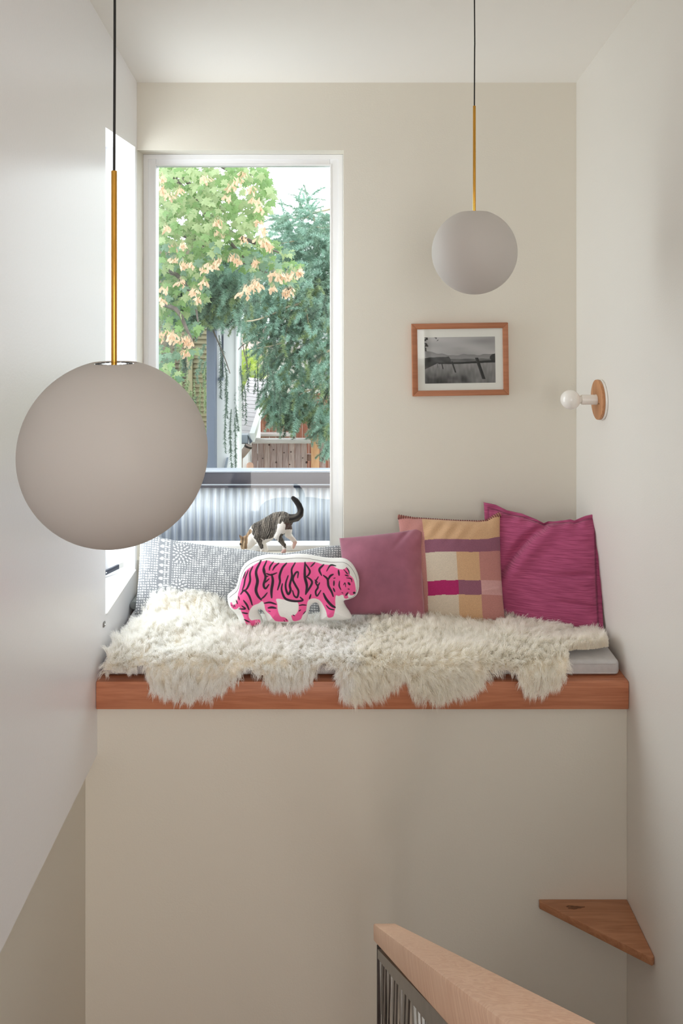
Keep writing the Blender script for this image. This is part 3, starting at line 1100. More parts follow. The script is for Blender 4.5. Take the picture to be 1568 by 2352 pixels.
# black ink: (polyline, half widths)
T_INK = [
    ([(330, 850), (300, 930), (287, 1000), (268, 1052)], 8), ([(378, 808), (350, 870), (352, 950), (325, 1020), (300, 1050)], 10),
    ([(252, 1094), (290, 1052), (335, 1092), (360, 1150), (374, 1205)], 10), ([(300, 865), (276, 935)], 6),
    ([(462, 752), (415, 850), (430, 950), (414, 1040), (432, 1100), (468, 1148)], 14), ([(466, 1140), (500, 1112), (532, 1072)], 8),
    ([(522, 752), (491, 830), (514, 905), (494, 990), (514, 1028), (548, 988)], 11), ([(512, 905), (542, 898)], 7), ([(508, 968), (552, 926)], 7), ([(492, 800), (510, 860)], 8),
    ([(520, 870), (570, 886), (632, 864)], 8), ([(578, 880), (590, 950), (576, 1050), (578, 1125)], 13),
    ([(596, 758), (562, 800), (553, 838)], 8), ([(652, 770), (612, 800), (588, 838)], 8),
    ([(732, 772), (690, 815), (661, 895), (664, 960), (640, 1042)], 11),
    ([(750, 895), (726, 970), (728, 1035), (752, 1086), (776, 1045), (768, 990), (790, 900), (787, 830), (822, 768)], 11),
    ([(850, 914), (855, 858), (828, 866), (800, 930), (828, 995), (858, 1055), (846, 1118), (815, 1106), (796, 1050)], 10),
    ([(690, 978), (682, 1040), (712, 1122), (760, 1150), (830, 1160), (902, 1152), (876, 1118)], 11),
    ([(926, 765), (925, 900), (946, 1000), (934, 1088)], 13), ([(930, 775), (976, 842), (966, 882), (940, 904)], 9),
    ([(944, 905), (990, 940), (998, 978), (962, 1042), (936, 1085)], 10),
    ([(1066, 905), (1038, 962), (1062, 1012), (1038, 1060), (1052, 1108), (1092, 1048)], 9), ([(1030, 938), (1058, 966)], 7), ([(1060, 1008), (1080, 966)], 7),
    ([(1122, 788), (1076, 832), (1100, 890)], 10), ([(1030, 768), (986, 806)], 7), ([(1250, 800), (1192, 796), (1152, 848)], 7),
    ([(1120, 890), (1162, 930), (1172, 1000), (1204, 1060), (1222, 1112)], 11), ([(1222, 880), (1190, 898), (1166, 942)], 10),
    ([(1276, 838), (1284, 892)], 9), ([(1330, 832), (1376, 880)], 4), ([(1362, 818), (1385, 852), (1390, 886)], 5), ([(1225, 922), (1244, 918)], 5),
    ([(1230, 948), (1228, 1000)], 8), ([(1222, 1024), (1238, 1062)], 8), ([(1288, 950), (1284, 1000), (1302, 1042)], 7), ([(1345, 888), (1382, 902)], 6),
    ([(1360, 918), (1408, 930), (1417, 966)], 5), ([(1378, 968), (1397, 992)], 10), ([(1328, 992), (1344, 970), (1352, 1012)], 5), ([(1352, 1112), (1376, 1074)], 9),
    ([(1436, 1082), (1450, 1094)], 11), ([(1310, 1072), (1326, 1082)], 4), ([(1376, 1034), (1392, 1040)], 5), ([(1350, 860), (1372, 884)], 3),
    ([(1120, 1078), (1150, 1142), (1200, 1202), (1242, 1232)], 13), ([(1148, 1208), (1180, 1240), (1232, 1254)], 7), ([(988, 1090), (972, 1142)], 8),
    ([(865, 1206), (900, 1202), (940, 1212)], 7), ([(862, 1268), (882, 1254)], 6), ([(906, 1308), (934, 1280)], 5),
    ([(498, 1186), (560, 1174), (626, 1192)], 9), ([(540, 1236), (580, 1226), (624, 1232)], 11), ([(540, 1272), (566, 1272)], 4),
    ([(234, 1246), (300, 1240), (266, 1210)], 8), ([(284, 1152), (318, 1198), (340, 1254)], 9), ([(268, 1284), (326, 1292)], 8), ([(290, 1358), (346, 1386)], 8),
    ([(228, 1116), (240, 1150)], 6), ([(206, 1156), (222, 1192)], 6), ([(184, 1204), (192, 1232)], 5), ([(170, 1214), (176, 1242)], 4), ([(156, 1210), (154, 1226)], 4),
    ([(414, 1400), (420, 1422)], 4), ([(431, 1394), (440, 1416)], 4), ([(704, 1370), (712, 1392)], 4), ([(724, 1354), (738, 1378)], 4), ([(800, 1306), (818, 1318)], 5)]

tp0 = lambda x, y: (500 + x / 4.6118, 1120 + y / 4.6118)
NX, NY = 470, 262
gx = np.linspace(98, 1506, NX)
gy = np.linspace(694, 1470, NY)
GX, GY = np.meshgrid(gx, gy, indexing='ij')
outl = smooth_closed(T_OUT, 4)
ins = inpoly(GX, GY, outl)
dist = segdist(GX, GY, outl, True)
Dm = 175.0
puff = np.sqrt(np.clip(1 - (1 - np.clip(dist / Dm, 0, 1)) ** 2, 0, 1))
wt = SinNoise(61, lo=0.006, hi=0.03)
HT = 0.046
t_bot, t_top = 3.632, 3.74


def tig_pos(x, y, off):
    px, py = tp0(x, y)
    k = (y - 700) / 760.0
    Z = t_top + (t_bot - t_top) * k
    X = (px - VX) * Z / F
    H = CH - (py - VY) * Z / F
    return np.stack([X, Z + off, H], -1)


fr_p = tig_pos(GX, GY, -(HT * puff + 0.0016 * wt(GX, GY)))
bk_p = tig_pos(GX, GY, HT * 0.55 * puff)
WHT, PNK, INK = np.array(srgb(232, 231, 228)), np.array(srgb(241, 98, 158)), np.array(srgb(50, 40, 50))
colt = np.zeros(GX.shape + (3,))
colt[:] = WHT
pk = inpoly(GX, GY, smooth_closed(T_PINK, 3)) | inpoly(GX, GY, smooth_closed(T_TAIL, 4))
# soft printed edge
o1, o2 = smooth_closed(T_PINK, 3), smooth_closed(T_TAIL, 4)
ed = np.minimum(np.where(inpoly(GX, GY, o1), -1, 1) * segdist(GX, GY, o1, True), np.where(inpoly(GX, GY, o2), -1, 1) * segdist(GX, GY, o2, True))
fk = np.clip(0.5 - ed / 5.0, 0, 1)[..., None]
colt = WHT * (1 - fk) + PNK * fk
# faded patches of the print
colt[pk] *= (1 + 0.05 * wt(GX, GY)[pk])[:, None]
for pts, hw in T_INK:
    sp_ = smooth_open(pts, 5)
    # brush stroke: full in the middle, pointed ends
    m = len(sp_)
    d_ = np.full(GX.shape, 1e9)
    for i in range(m - 1):
        a, b = sp_[i], sp_[i + 1]
        x0_, x1_ = min(a[0], b[0]) - 30, max(a[0], b[0]) + 30
        y0_, y1_ = min(a[1], b[1]) - 30, max(a[1], b[1]) + 30
        ii = np.where((gx > x0_) & (gx < x1_))[0]
        jj = np.where((gy > y0_) & (gy < y1_))[0]
        if len(ii) == 0 or len(jj) == 0:
            continue
        sx, sy = GX[ii[0]:ii[-1] + 1, jj[0]:jj[-1] + 1], GY[ii[0]:ii[-1] + 1, jj[0]:jj[-1] + 1]
        ab = b - a
        t = np.clip(((sx - a[0]) * ab[0] + (sy - a[1]) * ab[1]) / max(1e-9, ab @ ab), 0, 1)
        u_ = (i + t) / (m - 1)
        wdt = 1.15 * hw * (0.5 + 0.5 * np.sin(np.pi * np.clip(u_, 0, 1)) ** 0.7)
        dd = np.hypot(sx - a[0] - t * ab[0], sy - a[1] - t * ab[1]) - wdt
        d_[ii[0]:ii[-1] + 1, jj[0]:jj[-1] + 1] = np.minimum(d_[ii[0]:ii[-1] + 1, jj[0]:jj[-1] + 1], dd)
    f = np.clip(0.5 - d_ / 4.0, 0, 1)[..., None]
    colt = colt * (1 - f) + INK * f
idx = np.arange(NX * NY).reshape(NX, NY)
cell = ins[:-1, :-1] & ins[1:, :-1] & ins[:-1, 1:] & ins[1:, 1:]
q1 = np.stack([idx[:-1, :-1], idx[:-1, 1:], idx[1:, 1:], idx[1:, :-1]], -1)[cell]
# coarser back would not weld: same grid, welded where the outline cells end
cnt = np.zeros((NX, NY), int)
for di in (0, 1):
    for dj in (0, 1):
        cnt[di:NX - 1 + di, dj:NY - 1 + dj] += cell
bordv = (cnt > 0) & (cnt < 4)
idb = np.where(bordv, idx, idx + NX * NY)
q2 = np.stack([idb[:-1, :-1], idb[1:, :-1], idb[1:, 1:], idb[:-1, 1:]], -1)[cell]
# pull border vertices of the front onto the mid plane
mid = tig_pos(GX, GY, np.zeros(GX.shape))
fr_p[bordv] = mid[bordv]
Vall = np.concatenate([fr_p.reshape(-1, 3), bk_p.reshape(-1, 3)])
Call = np.concatenate([colt.reshape(-1, 3), np.tile(WHT, (NX * NY, 1))])
used = np.unique(np.concatenate([q1.ravel(), q2.ravel()]))
rm = np.full(len(Vall), -1)
rm[used] = np.arange(len(used))
M['tiger'] = vcol('printed_canvas', rough=0.8, noise_amt=0.03, nscale=240, bump=0.15)
tme = npmesh('body', Vall[used], [rm[q1], rm[q2]], M['tiger'], smooth=True, col=Call[used])
base_t = at(*tp0(780, 1440), t_bot)
tiger = thing('tiger_pillow', base_t, 'white canvas pillow cut and printed as a pink striped tiger on the sheepskin', 'pillow')
put('body', tme, tiger)
# stitched seam running just inside the outline
M['thread'] = mat('grey_thread', srgb(150, 150, 150), rough=0.9)
seam_pts = []
cen = outl.mean(0)
for i in range(0, len(outl), 2):
    a, b = outl[i - 1], outl[(i + 1) % len(outl)]
    nn = np.array([-(b - a)[1], (b - a)[0]])
    nn /= max(1e-6, np.linalg.norm(nn))
    q = outl[i] + nn * 26
    if not inpoly(np.array([q[0]]), np.array([q[1]]), outl)[0]:
        q = outl[i] - nn * 26
    if outl[i][1] < 1180 and 105 < outl[i][0] < 1500:
        dd = segdist(np.array([q[0]]), np.array([q[1]]), outl, True)[0]
        pf = math.sqrt(max(0, 1 - (1 - min(1, dd / Dm)) ** 2))
        seam_pts.append(Vector(tig_pos(q[0], q[1], -(HT * pf + 0.0016 * float(wt(q[0], q[1])) + 0.0004))))
tube('seam', seam_pts, 0.0011, M['thread'], tiger, sides=5)

# ------------------------------------------------------------------ sheepskins
sil = np.array([(215, 1558), (275, 1560), (325, 1546), (338, 1580), (375, 1597), (425, 1610), (480, 1601), (532, 1577), (566, 1550), (596, 1568), (639, 1587),
                (660, 1589), (715, 1568), (741, 1546), (775, 1552), (790, 1598), (830, 1600), (885, 1588), (930, 1572), (950, 1598), (972, 1608), (1030, 1604), (1072, 1598),
                (1115, 1566), (1140, 1553), (1185, 1558), (1207, 1585), (1250, 1590), (1300, 1568), (1322, 1536), (1367, 1528), (1410, 1514), (1440, 1505)], float)
ZF = 3.30
sX = (sil[:, 0] - VX) * ZF / F
sH = -(sil[:, 1] - VY) * ZF / F       # tip height relative to the eye
YT, RA = 3.385, 0.05                  # arc centre of the bench edge
YBK = 3.97
LTOP = YBK - YT
HTOP = -1.452
lump = SinNoise(71, lo=7, hi=22)
lump2 = SinNoise(72, lo=18, hi=46)


def s_end(X):
    h = np.interp(X, sX, sH) + 0.006
    c = np.clip((h - (HTOP - RA)) / RA, -1, 1)
    th = np.arccos(c)
    s = LTOP + RA * th
    s = np.where(h < HTOP - RA, LTOP + RA * np.pi / 2 + (HTOP - RA - h), s)
    s = np.where(h > HTOP, LTOP - 0.02 - 0.8 * (h - HTOP), s)
    return s


def surf(X, s, lift=0.0):
    """hide surface: along the seat (s from the back), over the front edge, then hanging"""
    X = np.asarray(X, float)
    s = np.asarray(s, float)
    th = np.clip((s - LTOP) / RA, 0, np.pi / 2)
    hang = np.clip(s - LTOP - RA * np.pi / 2, 0, None)
    Y = np.where(s < LTOP, YBK - s, YT - RA * np.sin(th))
    H = HTOP - RA * (1 - np.cos(th)) - hang
    n_y = -np.sin(th)
    n_h = np.cos(th)
    bump = 0.010 * lump(X, s) + 0.005 * lump2(X, s) + lift
    bump = bump + 0.10 * np.exp(-(((X + 0.62) / 0.19) ** 4)) * np.exp(-((Y - 3.80) / 0.10) ** 2) \
        + 0.03 * np.exp(-((X + 0.66) / 0.2) ** 2 - ((Y - 3.62) / 0.1) ** 2)
    bump = np.maximum(bump, -0.001)
    return np.stack([X, Y + n_y * bump, CH + H + n_h * bump], -1), np.stack([np.zeros_like(X), n_y, n_h], -1), \
        np.stack([np.zeros_like(X), -np.cos(th), -np.sin(th)], -1)


def seam_x(s):
    """line where the right hide lies over the left one"""
    k = np.clip(s / (LTOP + 0.12), 0, 1)
    return 0.21 - 0.17 * k ** 1.5 + 0.012 * np.sin(s * 22)


def left_x(s):
    return -0.868 + np.interp(s, [0.0, 0.16, 0.33, 0.46, 0.8], [0.13, 0.11, 0.075, 0.03, 0.0])


def in_left(X, s):
    return (X > left_x(s)) & (X < seam_x(s) + 0.05) & (s < s_end(X)) & (s > 0.0)


def in_right(X, s):
    back = np.interp(X, [0.2, 0.75, 0.95, 1.1], [0.0, 0.02, 0.16, 0.30])
    rc = 1.088 - 0.012 * np.sin(s * 25)
    return (X > seam_x(s)) & (X < rc) & (s < s_end(X)) & (s > back)


CREAM_ROOT = np.array(srgb(255, 251, 243))
WOOL_TIP = np.array(srgb(255, 255, 254))
M['wool'] = vcol('sheep_wool', rough=1.0, spec=0.0, translucent=0.5)
M['hide'] = mat('sheep_hide', srgb(251, 248, 242), rough=0.9, bump=0.3, bscale=60)


def sheepskin(name, label, inside, x0, x1, n_str, seed, lift, tipcol):
    r = np.random.default_rng(seed)
    smax = LTOP + 0.2
    root = thing(name, (0.5 * (x0 + x1), 3.65, CH + HTOP), label, 'sheepskin', None)
    # hide: fine sheet clipped to the outline
    nx, ns = 150, 90
    xs, ss = np.linspace(x0, x1, nx), np.linspace(0.0, smax, ns)
    GXs, GSs = np.meshgrid(xs, ss, indexing='ij')
    P, N, T = surf(GXs, GSs, lift)
    ok = inside(GXs, GSs)
    idx = np.arange(nx * ns).reshape(nx, ns)
    cell = ok[:-1, :-1] & ok[1:, :-1] & ok[:-1, 1:] & ok[1:, 1:]
    q = np.stack([idx[:-1, :-1], idx[1:, :-1], idx[1:, 1:], idx[:-1, 1:]], -1)[cell]
    used = np.unique(q)
    rmm = np.full(nx * ns, -1)
    rmm[used] = np.arange(len(used))
    put('hide', npmesh('hide', P.reshape(-1, 3)[used], [rmm[q]], M['hide'], smooth=True), root)
    # wool locks
    nc = n_str // 48
    CX = r.uniform(x0, x1, nc * 2)
    CS = r.uniform(0.0, smax, nc * 2)
    k = inside(CX, CS)
    CX, CS = CX[k], CS[k]
    nc = len(CX)
    who = r.integers(0, nc, n_str)
    ox, os_ = r.normal(0, 0.0075, n_str), r.normal(0, 0.0075, n_str)
    RX, RS = CX[who] + ox, CS[who] + os_
    keep = inside(RX, RS)
    who, ox, os_, RX, RS = who[keep], ox[keep], os_[keep], RX[keep], RS[keep]
    n = len(who)
    P0, N0, T0 = surf(RX, RS, lift)
    PC, NC, TC = surf(CX, CS, lift)
    sway = SinNoise(seed + 5, lo=5, hi=14)
    sway2 = SinNoise(seed + 6, lo=5, hi=14)
    comb_t = 0.40 + 0.40 * sway(CX, CS) + r.normal(0, 0.26, nc)
    comb_x = 0.45 * sway2(CX, CS) + r.normal(0, 0.26, nc)
    # wool near the left/right outline leans outward
    dirc = NC * 0.9 + TC * comb_t[:, None] + np.stack([comb_x, np.zeros(nc), np.zeros(nc)], -1)
    dirc[:, 2] += 0.0
    dirc /= np.linalg.norm(dirc, axis=1)[:, None]
    ln = (0.052 + 0.012 * lump(CX * 1.3, CS * 1.3)) * r.uniform(0.75, 1.2, nc)
    hangm = np.clip((CS - LTOP) / 0.06, 0, 1)
    ln = ln * (1 - 0.12 * hangm)
    tip_c = dirc * ln[:, None]
    g = np.zeros((nc, 3))
    g[:, 2] = -1
    tip_c = tip_c + g * (0.016 * hangm)[:, None]
    jl = r.uniform(0.72, 1.12, n)[:, None]
    off = np.stack([ox, np.zeros(n), np.zeros(n)], -1) + T0 * os_[:, None]
    tip = P0 + tip_c[who] * jl - off * 0.62 + r.normal(0, 0.0028, (n, 3))
    # crimp: mid points swing to the side
    side = np.cross(tip_c[who], r.normal(0, 1, (n, 3)))
    side /= np.linalg.norm(side, axis=1)[:, None] + 1e-9
    cr = r.normal(0, 0.0028, (n, 1))
    m1 = P0 * 0.62 + tip * 0.38 + N0 * 0.006 + side * cr
    m2 = P0 * 0.28 + tip * 0.72 + N0 * 0.004 - side * cr
    # curl of the tips: fall a little
    tip[:, 2] -= 0.005
    wdir = np.cross(tip - P0, r.normal(0, 1, (n, 3)))
    wdir /= np.linalg.norm(wdir, axis=1)[:, None] + 1e-9
    wd = r.uniform(0.0004, 0.0008, (n, 1))
    V = np.empty((n, 7, 3))
    V[:, 0], V[:, 1] = P0 - wdir * wd, P0 + wdir * wd
    V[:, 2], V[:, 3] = m1 - wdir * wd, m1 + wdir * wd
    V[:, 4], V[:, 5] = m2 - wdir * wd * 0.8, m2 + wdir * wd * 0.8
    V[:, 6] = tip
    b = (np.arange(n) * 7)[:, None]
    Q = np.concatenate([b + np.array([0, 1, 3, 2]), b + np.array([2, 3, 5, 4])])
    T3 = b + np.array([4, 5, 6])
    tone = np.clip(0.5 + 0.5 * sway(CX * 0.8 + 3, CS * 0.8), 0, 1)[who][:, None] * r.uniform(0.6, 1.1, (n, 1))
    tc = tipcol * (1 - 0.022 * tone * np.array([0.5, 0.8, 1.5]))
    C = np.empty((n, 7, 3))
    C[:, 0] = C[:, 1] = CREAM_ROOT
    C[:, 2] = C[:, 3] = CREAM_ROOT * 0.45 + tc * 0.55
    C[:, 4] = C[:, 5] = tc
    C[:, 6] = tc
    me = npmesh('wool', V.reshape(-1, 3), [Q, T3], M['wool'], smooth=True, col=np.clip(C.reshape(-1, 3), 0, 1))
    put('wool', me, root, kind='stuff')
    return root


sheepskin('sheepskin', 'white long haired sheepskin on the left half of the bench under the tiger pillow', in_left, -0.872, 0.27, 190000, 101, 0.0, WOOL_TIP)
sheepskin('sheepskin', 'cream long haired sheepskin on the right half of the bench below the burgundy cushion', in_right, 0.02, 1.095, 190000, 202, 0.010, WOOL_TIP * np.array([0.995, 0.982, 0.950]))


# ------------------------------------------------------------------ pendant lamps
def pendant(cx, cy, rpx, Z, rod_top_y, cut_deg, label):
    c = at(cx, cy, Z)
    R = rpx * Z / F
    top = at(cx, rod_top_y, Z)
    zc = cz(Z)
    root = thing('pendant_lamp', (c.x, c.y, c.z - R), label, 'lamp', 'globe pendant lamps')
    # hollow opal shade with a small flat top
    prof = []
    a0 = math.radians(cut_deg)
    nseg = 40
    for i in range(nseg + 1):
        a = a0 + (math.pi - a0) * i / nseg
        prof.append((R * math.sin(a) if i < nseg else 0.0, R * math.cos(a)))
    rt = R * math.sin(a0)
    zt = R * math.cos(a0)
    prof = [(rt * 0.80, zt - 0.004), (rt * 0.93, zt + 0.0008)] + prof
    inner = []
    for i in range(nseg + 1):
        a = math.pi - (math.pi - a0 * 0.82) * i / nseg
        inner.append(((R - 0.004) * math.sin(a) if i else 0.0, (R - 0.004) * math.cos(a)))
    lathe('globe_shade', prof, c, (0, 0, 1), M['opal'], root, sides=72, smooth_angle=60)
    gl = root.children[0]
    # slotted metal holder in the opening
    lathe('holder_plate', [(rt * 0.80, zt - 0.003), (rt * 0.78, zt - 0.001), (rt * 0.55, zt - 0.001), (rt * 0.54, zt - 0.004), (rt * 0.5, zt - 0.004), (rt * 0.49, zt - 0.001), (0, zt - 0.001)],
          c, (0, 0, 1), M['chrome'], root, sides=48)
    hp = [o for o in root.children if o.name.startswith('holder_plate')][0]
    for k in range(20):
        an = 2 * math.pi * k / 20
        p = c + Vector((math.cos(an) * rt * 0.66, math.sin(an) * rt * 0.66, zt - 0.0008))
        d = Vector((math.cos(an), math.sin(an), 0))
        s = Vector((-d.y, d.x, 0))
        prism('slot', [p - d * rt * 0.07 - s * rt * 0.05, p + d * rt * 0.07 - s * rt * 0.06, p + d * rt * 0.07 + s * rt * 0.06, p - d * rt * 0.07 + s * rt * 0.05],
              (0, 0, 0.0006), M['black'], hp)
    rr = 6.6 * Z / F * (1.0 if Z < 2.5 else 0.52) if Z < 2.5 else 3.3 * Z / F
    lathe('brass_rod', [(0, zt - 0.001), (rr, zt - 0.001), (rr, top.z - c.z - 0.001), (rr * 0.85, top.z - c.z), (0, top.z - c.z)], c, (0, 0, 1), M['brass'], root, sides=24)
    rc = rr * 0.46
    tube('cord', [(c.x, c.y, top.z - 0.002), (c.x + 0.001, c.y, top.z + 0.2), (c.x + 0.0015, c.y, (zc + top.z) / 2), (c.x, c.y, zc - 0.02)], rc, M['cord'], root, sides=12)
    lathe('ceiling_rose', [(0, -0.028), (0.045, -0.026), (0.052, -0.018), (0.055, 0.0), (0.055, 0.008)], (c.x, c.y, zc), (0, 0, 1), M['brass'], root, sides=32)
    return root


pendant(262, 1040, 213.5, 1.62, 392, 15.6, 'large white globe pendant on a brass rod nearest the viewer, in front of the window')
pendant(1089, 579, 97.5, 3.12, 243, 19.0, 'smaller white globe pendant on a thin brass rod above the framed photograph')

# ------------------------------------------------------------------ framed photograph
fc = at(1056.5, 825.5, 4.03)
pic = thing('picture_frame', (fc.x, YB - 0.004, fc.z), 'wooden frame with a black and white fence landscape hung on the back wall', 'picture')
pw_, ph_, pb, pd = 0.4366, 0.328, 0.0245, 0.026
rot = math.radians(-0.85)


def pf(u, v, y):
    c, s = math.cos(rot), math.sin(rot)
    return Vector((fc.x + u * c + v * s, y, fc.z - u * s + v * c))


yf = YB - 0.001 - pd
W2, H2 = pw_ / 2, ph_ / 2
for a, b, c_, d_ in (((-W2, H2), (W2, H2), (W2 - pb, H2 - pb), (-W2 + pb, H2 - pb)), ((-W2, -H2), (-W2 + pb, -H2 + pb), (W2 - pb, -H2 + pb), (W2, -H2)),
                     ((-W2, H2), (-W2 + pb, H2 - pb), (-W2 + pb, -H2 + pb), (-W2, -H2)), ((W2, H2), (W2, -H2), (W2 - pb, -H2 + pb), (W2 - pb, H2 - pb))):
    prism('frame_rail', [pf(*q, yf) for q in (a, b, c_, d_)], (0, pd - 0.0005, 0), M['fir_frame'], pic, bevel=0.0012)
mi, mj = W2 - pb + 0.003, H2 - pb + 0.003
prism('mat_board', [pf(-mi, mj, YB - 0.020), pf(mi, mj, YB - 0.020), pf(mi, -mj, YB - 0.020), pf(-mi, -mj, YB - 0.020)], (0, 0.012, 0), M['matboard'], pic)
prism('picture_glass', [pf(-mi + .004, mj - .004, YB - 0.0234), pf(mi - .004, mj - .004, YB - 0.0234), pf(mi - .004, -mj + .004, YB - 0.0234), pf(-mi + .004, -mj + .004, YB - 0.0234)],
      (0, 0.002, 0), M['pic_glass'], pic)
# the photograph itself: flat print, drawn into the mesh colours
nx, ny = 330, 216
PU, PV = np.meshgrid(np.linspace(0, 1, nx), np.linspace(0, 1, ny), indexing='ij')   # v down
na, nb2, ncl = SinNoise(81, n=24, lo=4, hi=16), SinNoise(82, n=30, lo=20, hi=70), SinNoise(83, n=30, lo=60, hi=160)
val = 0.66 + 0.07 * na(PU * 0.6, PV * 2.0) - 0.10 * np.exp(-((PU - 0.85) / 0.25) ** 2 - ((PV - 0.1) / 0.07) ** 2) - 0.05 * np.exp(-((PU - 0.5) / 0.12) ** 2 - ((PV - 0.25) / 0.04) ** 2)
hill = 0.385 + 0.012 * np.sin(PU * 19) + 0.008 * np.sin(PU * 43) - 0.11 * np.exp(-((PU - 0.0) / 0.17) ** 2)
val = np.where(PV > hill, 0.47 + 0.05 * (PV - hill) / 0.1 + 0.015 * nb2(PU, PV), val)
line2 = 0.475 + 0.008 * nb2(PU, PU * 0)
val = np.where((PV > line2), 0.33 + 0.03 * nb2(PU, PV), val)
tree_l = 0.43 + 0.014 * nb2(PU * 1.3, 0 * PU) + np.clip((PU - 0.34) * 9, 0, 1) * 0.2
val = np.where((PV > tree_l) & (PU < 0.37), 0.17 + 0.05 * nb2(PU, PV), val)
val = np.where((((PU - 1.0) / 0.075) ** 2 + ((PV - 0.45) / 0.085) ** 2 < 1 + 0.3 * nb2(PU, PV)), 0.15, val)
field = 0.565 + np.clip(0.18 - PU, 0, 1) * 0.7
val = np.where(PV > field, 0.50 - 0.09 * (PV - 0.56) / 0.44 + 0.025 * ncl(PU, PV * 0.25) + 0.03 * nb2(PU, PV * 0.5), val)
dk = np.exp(-((PU - 0.16) / 0.26) ** 2 - ((PV - 0.95) / 0.17) ** 2) + 0.7 * np.exp(-((PU - 0.55) / 0.09) ** 2 - ((PV - 0.9) / 0.11) ** 2)
val = np.where(PV > field, val - 0.22 * dk + 0.05 * dk * nb2(PU, PV), val)
rail_c = 0.565 - 0.02 * np.clip((PU - 0.5) / 0.5, 0, 1) * 1.6
val = np.where((np.abs(PV - rail_c) < 0.012 + 0.014 * PU) & (PU > 0.19), 0.09, val)
for (ax, ay, bx, by, wd) in ((0.735, 0.455, 0.835, 0.92, 0.023), (0.385, 0.53, 0.435, 0.77, 0.011), (0.238, 0.55, 0.258, 0.69, 0.007), (0.18, 0.57, 0.185, 0.66, 0.003)):
    t = np.clip((PV - ay) / (by - ay), 0, 1)
    xx = ax + (bx - ax) * t
    msk = (np.abs(PU - xx) < wd) & (PV > ay) & (PV < by)
    val = np.where(msk, 0.10 + 0.10 * np.clip((xx - PU) / wd, 0, 1) + 0.02 * ncl(PU * 2, PV * 0.2), val)
lv = nb2(PU * 1.6, PV * 1.6) + ncl(PU, PV)
val = np.where(((PU < 0.035 + 0.02 * nb2(PV, PV)) & (PV < 0.30)) & (lv > -0.2), 0.12, val)
val = np.where(((PU - 0.155) ** 2 / 0.002 + (PV - 0.045) ** 2 / 0.002 < 1) & (lv > 0.35), 0.12, val)
val = np.clip(val, 0.04, 0.9)
pcol = np.stack([val * 1.0, val * 0.955, val * 0.965], -1) ** 1.9
pu0, pu1, pv0, pv1 = [(975 - 1056.5) * 4.03 / F, (1137 - 1056.5) * 4.03 / F, (825.5 - 774) * 4.03 / F, (825.5 - 880) * 4.03 / F]
c0, s0 = math.cos(rot), math.sin(rot)
uu, vv = pu0 + (pu1 - pu0) * PU, pv0 + (pv1 - pv0) * PV
PP = np.stack([fc.x + uu * c0 + vv * s0, np.full(uu.shape, YB - 0.0204), fc.z - uu * s0 + vv * c0], -1)
idx = np.arange(nx * ny).reshape(nx, ny)
q = np.stack([idx[:-1, :-1], idx[:-1, 1:], idx[1:, 1:], idx[1:, :-1]], -1).reshape(-1, 4)
M['print'] = vcol('photo_print', rough=0.6)
put('print', npmesh('print', PP.reshape(-1, 3), [q], M['print'], col=pcol.reshape(-1, 3)), pic, label='black and white landscape photograph of leaning fence posts')

# ------------------------------------------------------------------ wall sconce
sc_z = CH - (918 - VY) * 3.668 / F
sc_y = 3.668
scn = thing('wall_sconce', (XR, sc_y, sc_z), 'round wooden wall sconce with a bare white globe bulb on the right wall', 'lamp')
o = (XR - 0.0005, sc_y, sc_z)
lathe('back_plate', [(0, 0), (0.082, 0), (0.084, 0.003), (0.083, 0.010), (0, 0.010)], o, (-1, 0, 0), M['ceramic'], scn, sides=56)
lathe('wooden_disc', [(0, 0.0102), (0.081, 0.0102), (0.0825, 0.013), (0.082, 0.0215), (0.080, 0.0225), (0, 0.0225)], o, (-1, 0, 0), M['oak'], scn, sides=56)
lathe('socket', [(0, 0.0226), (0.0215, 0.0226), (0.022, 0.026), (0.0205, 0.030), (0.0205, 0.082), (0.019, 0.086), (0.014, 0.086), (0, 0.080)], o, (-1, 0, 0), M['ceramic'], scn, sides=36)
R_ = 0.0405
bprof = [(0.0, 0.079), (0.0125, 0.080), (0.0135, 0.088), (0.0165, 0.094)]
bc_ = 0.130
for i in range(1, 25):
    a = math.radians(152) * (1 - i / 24)
    bprof.append((R_ * math.sin(a) if i < 24 else 0, bc_ - R_ * math.cos(math.pi - math.radians(180) + a)))
bprof = [(0.0, 0.079), (0.0125, 0.080), (0.0135, 0.088), (0.0165, 0.093)]
for i in range(25):
    a = math.radians(152) - math.radians(152) * i / 24
    bprof.append((R_ * math.sin(a) if i < 24 else 0.0, bc_ + R_ * math.cos(a)))
lathe('bulb', bprof, o, (-1, 0, 0), M['bulb'], scn, sides=40, smooth_angle=60)
lathe('screw', [(0, 0.0245), (0.0022, 0.024), (0.003, 0.0225)], (XR - 0.0005, sc_y - 0.035, sc_z - 0.012), (-1, 0, 0), M['steel_dark'], scn, sides=10)

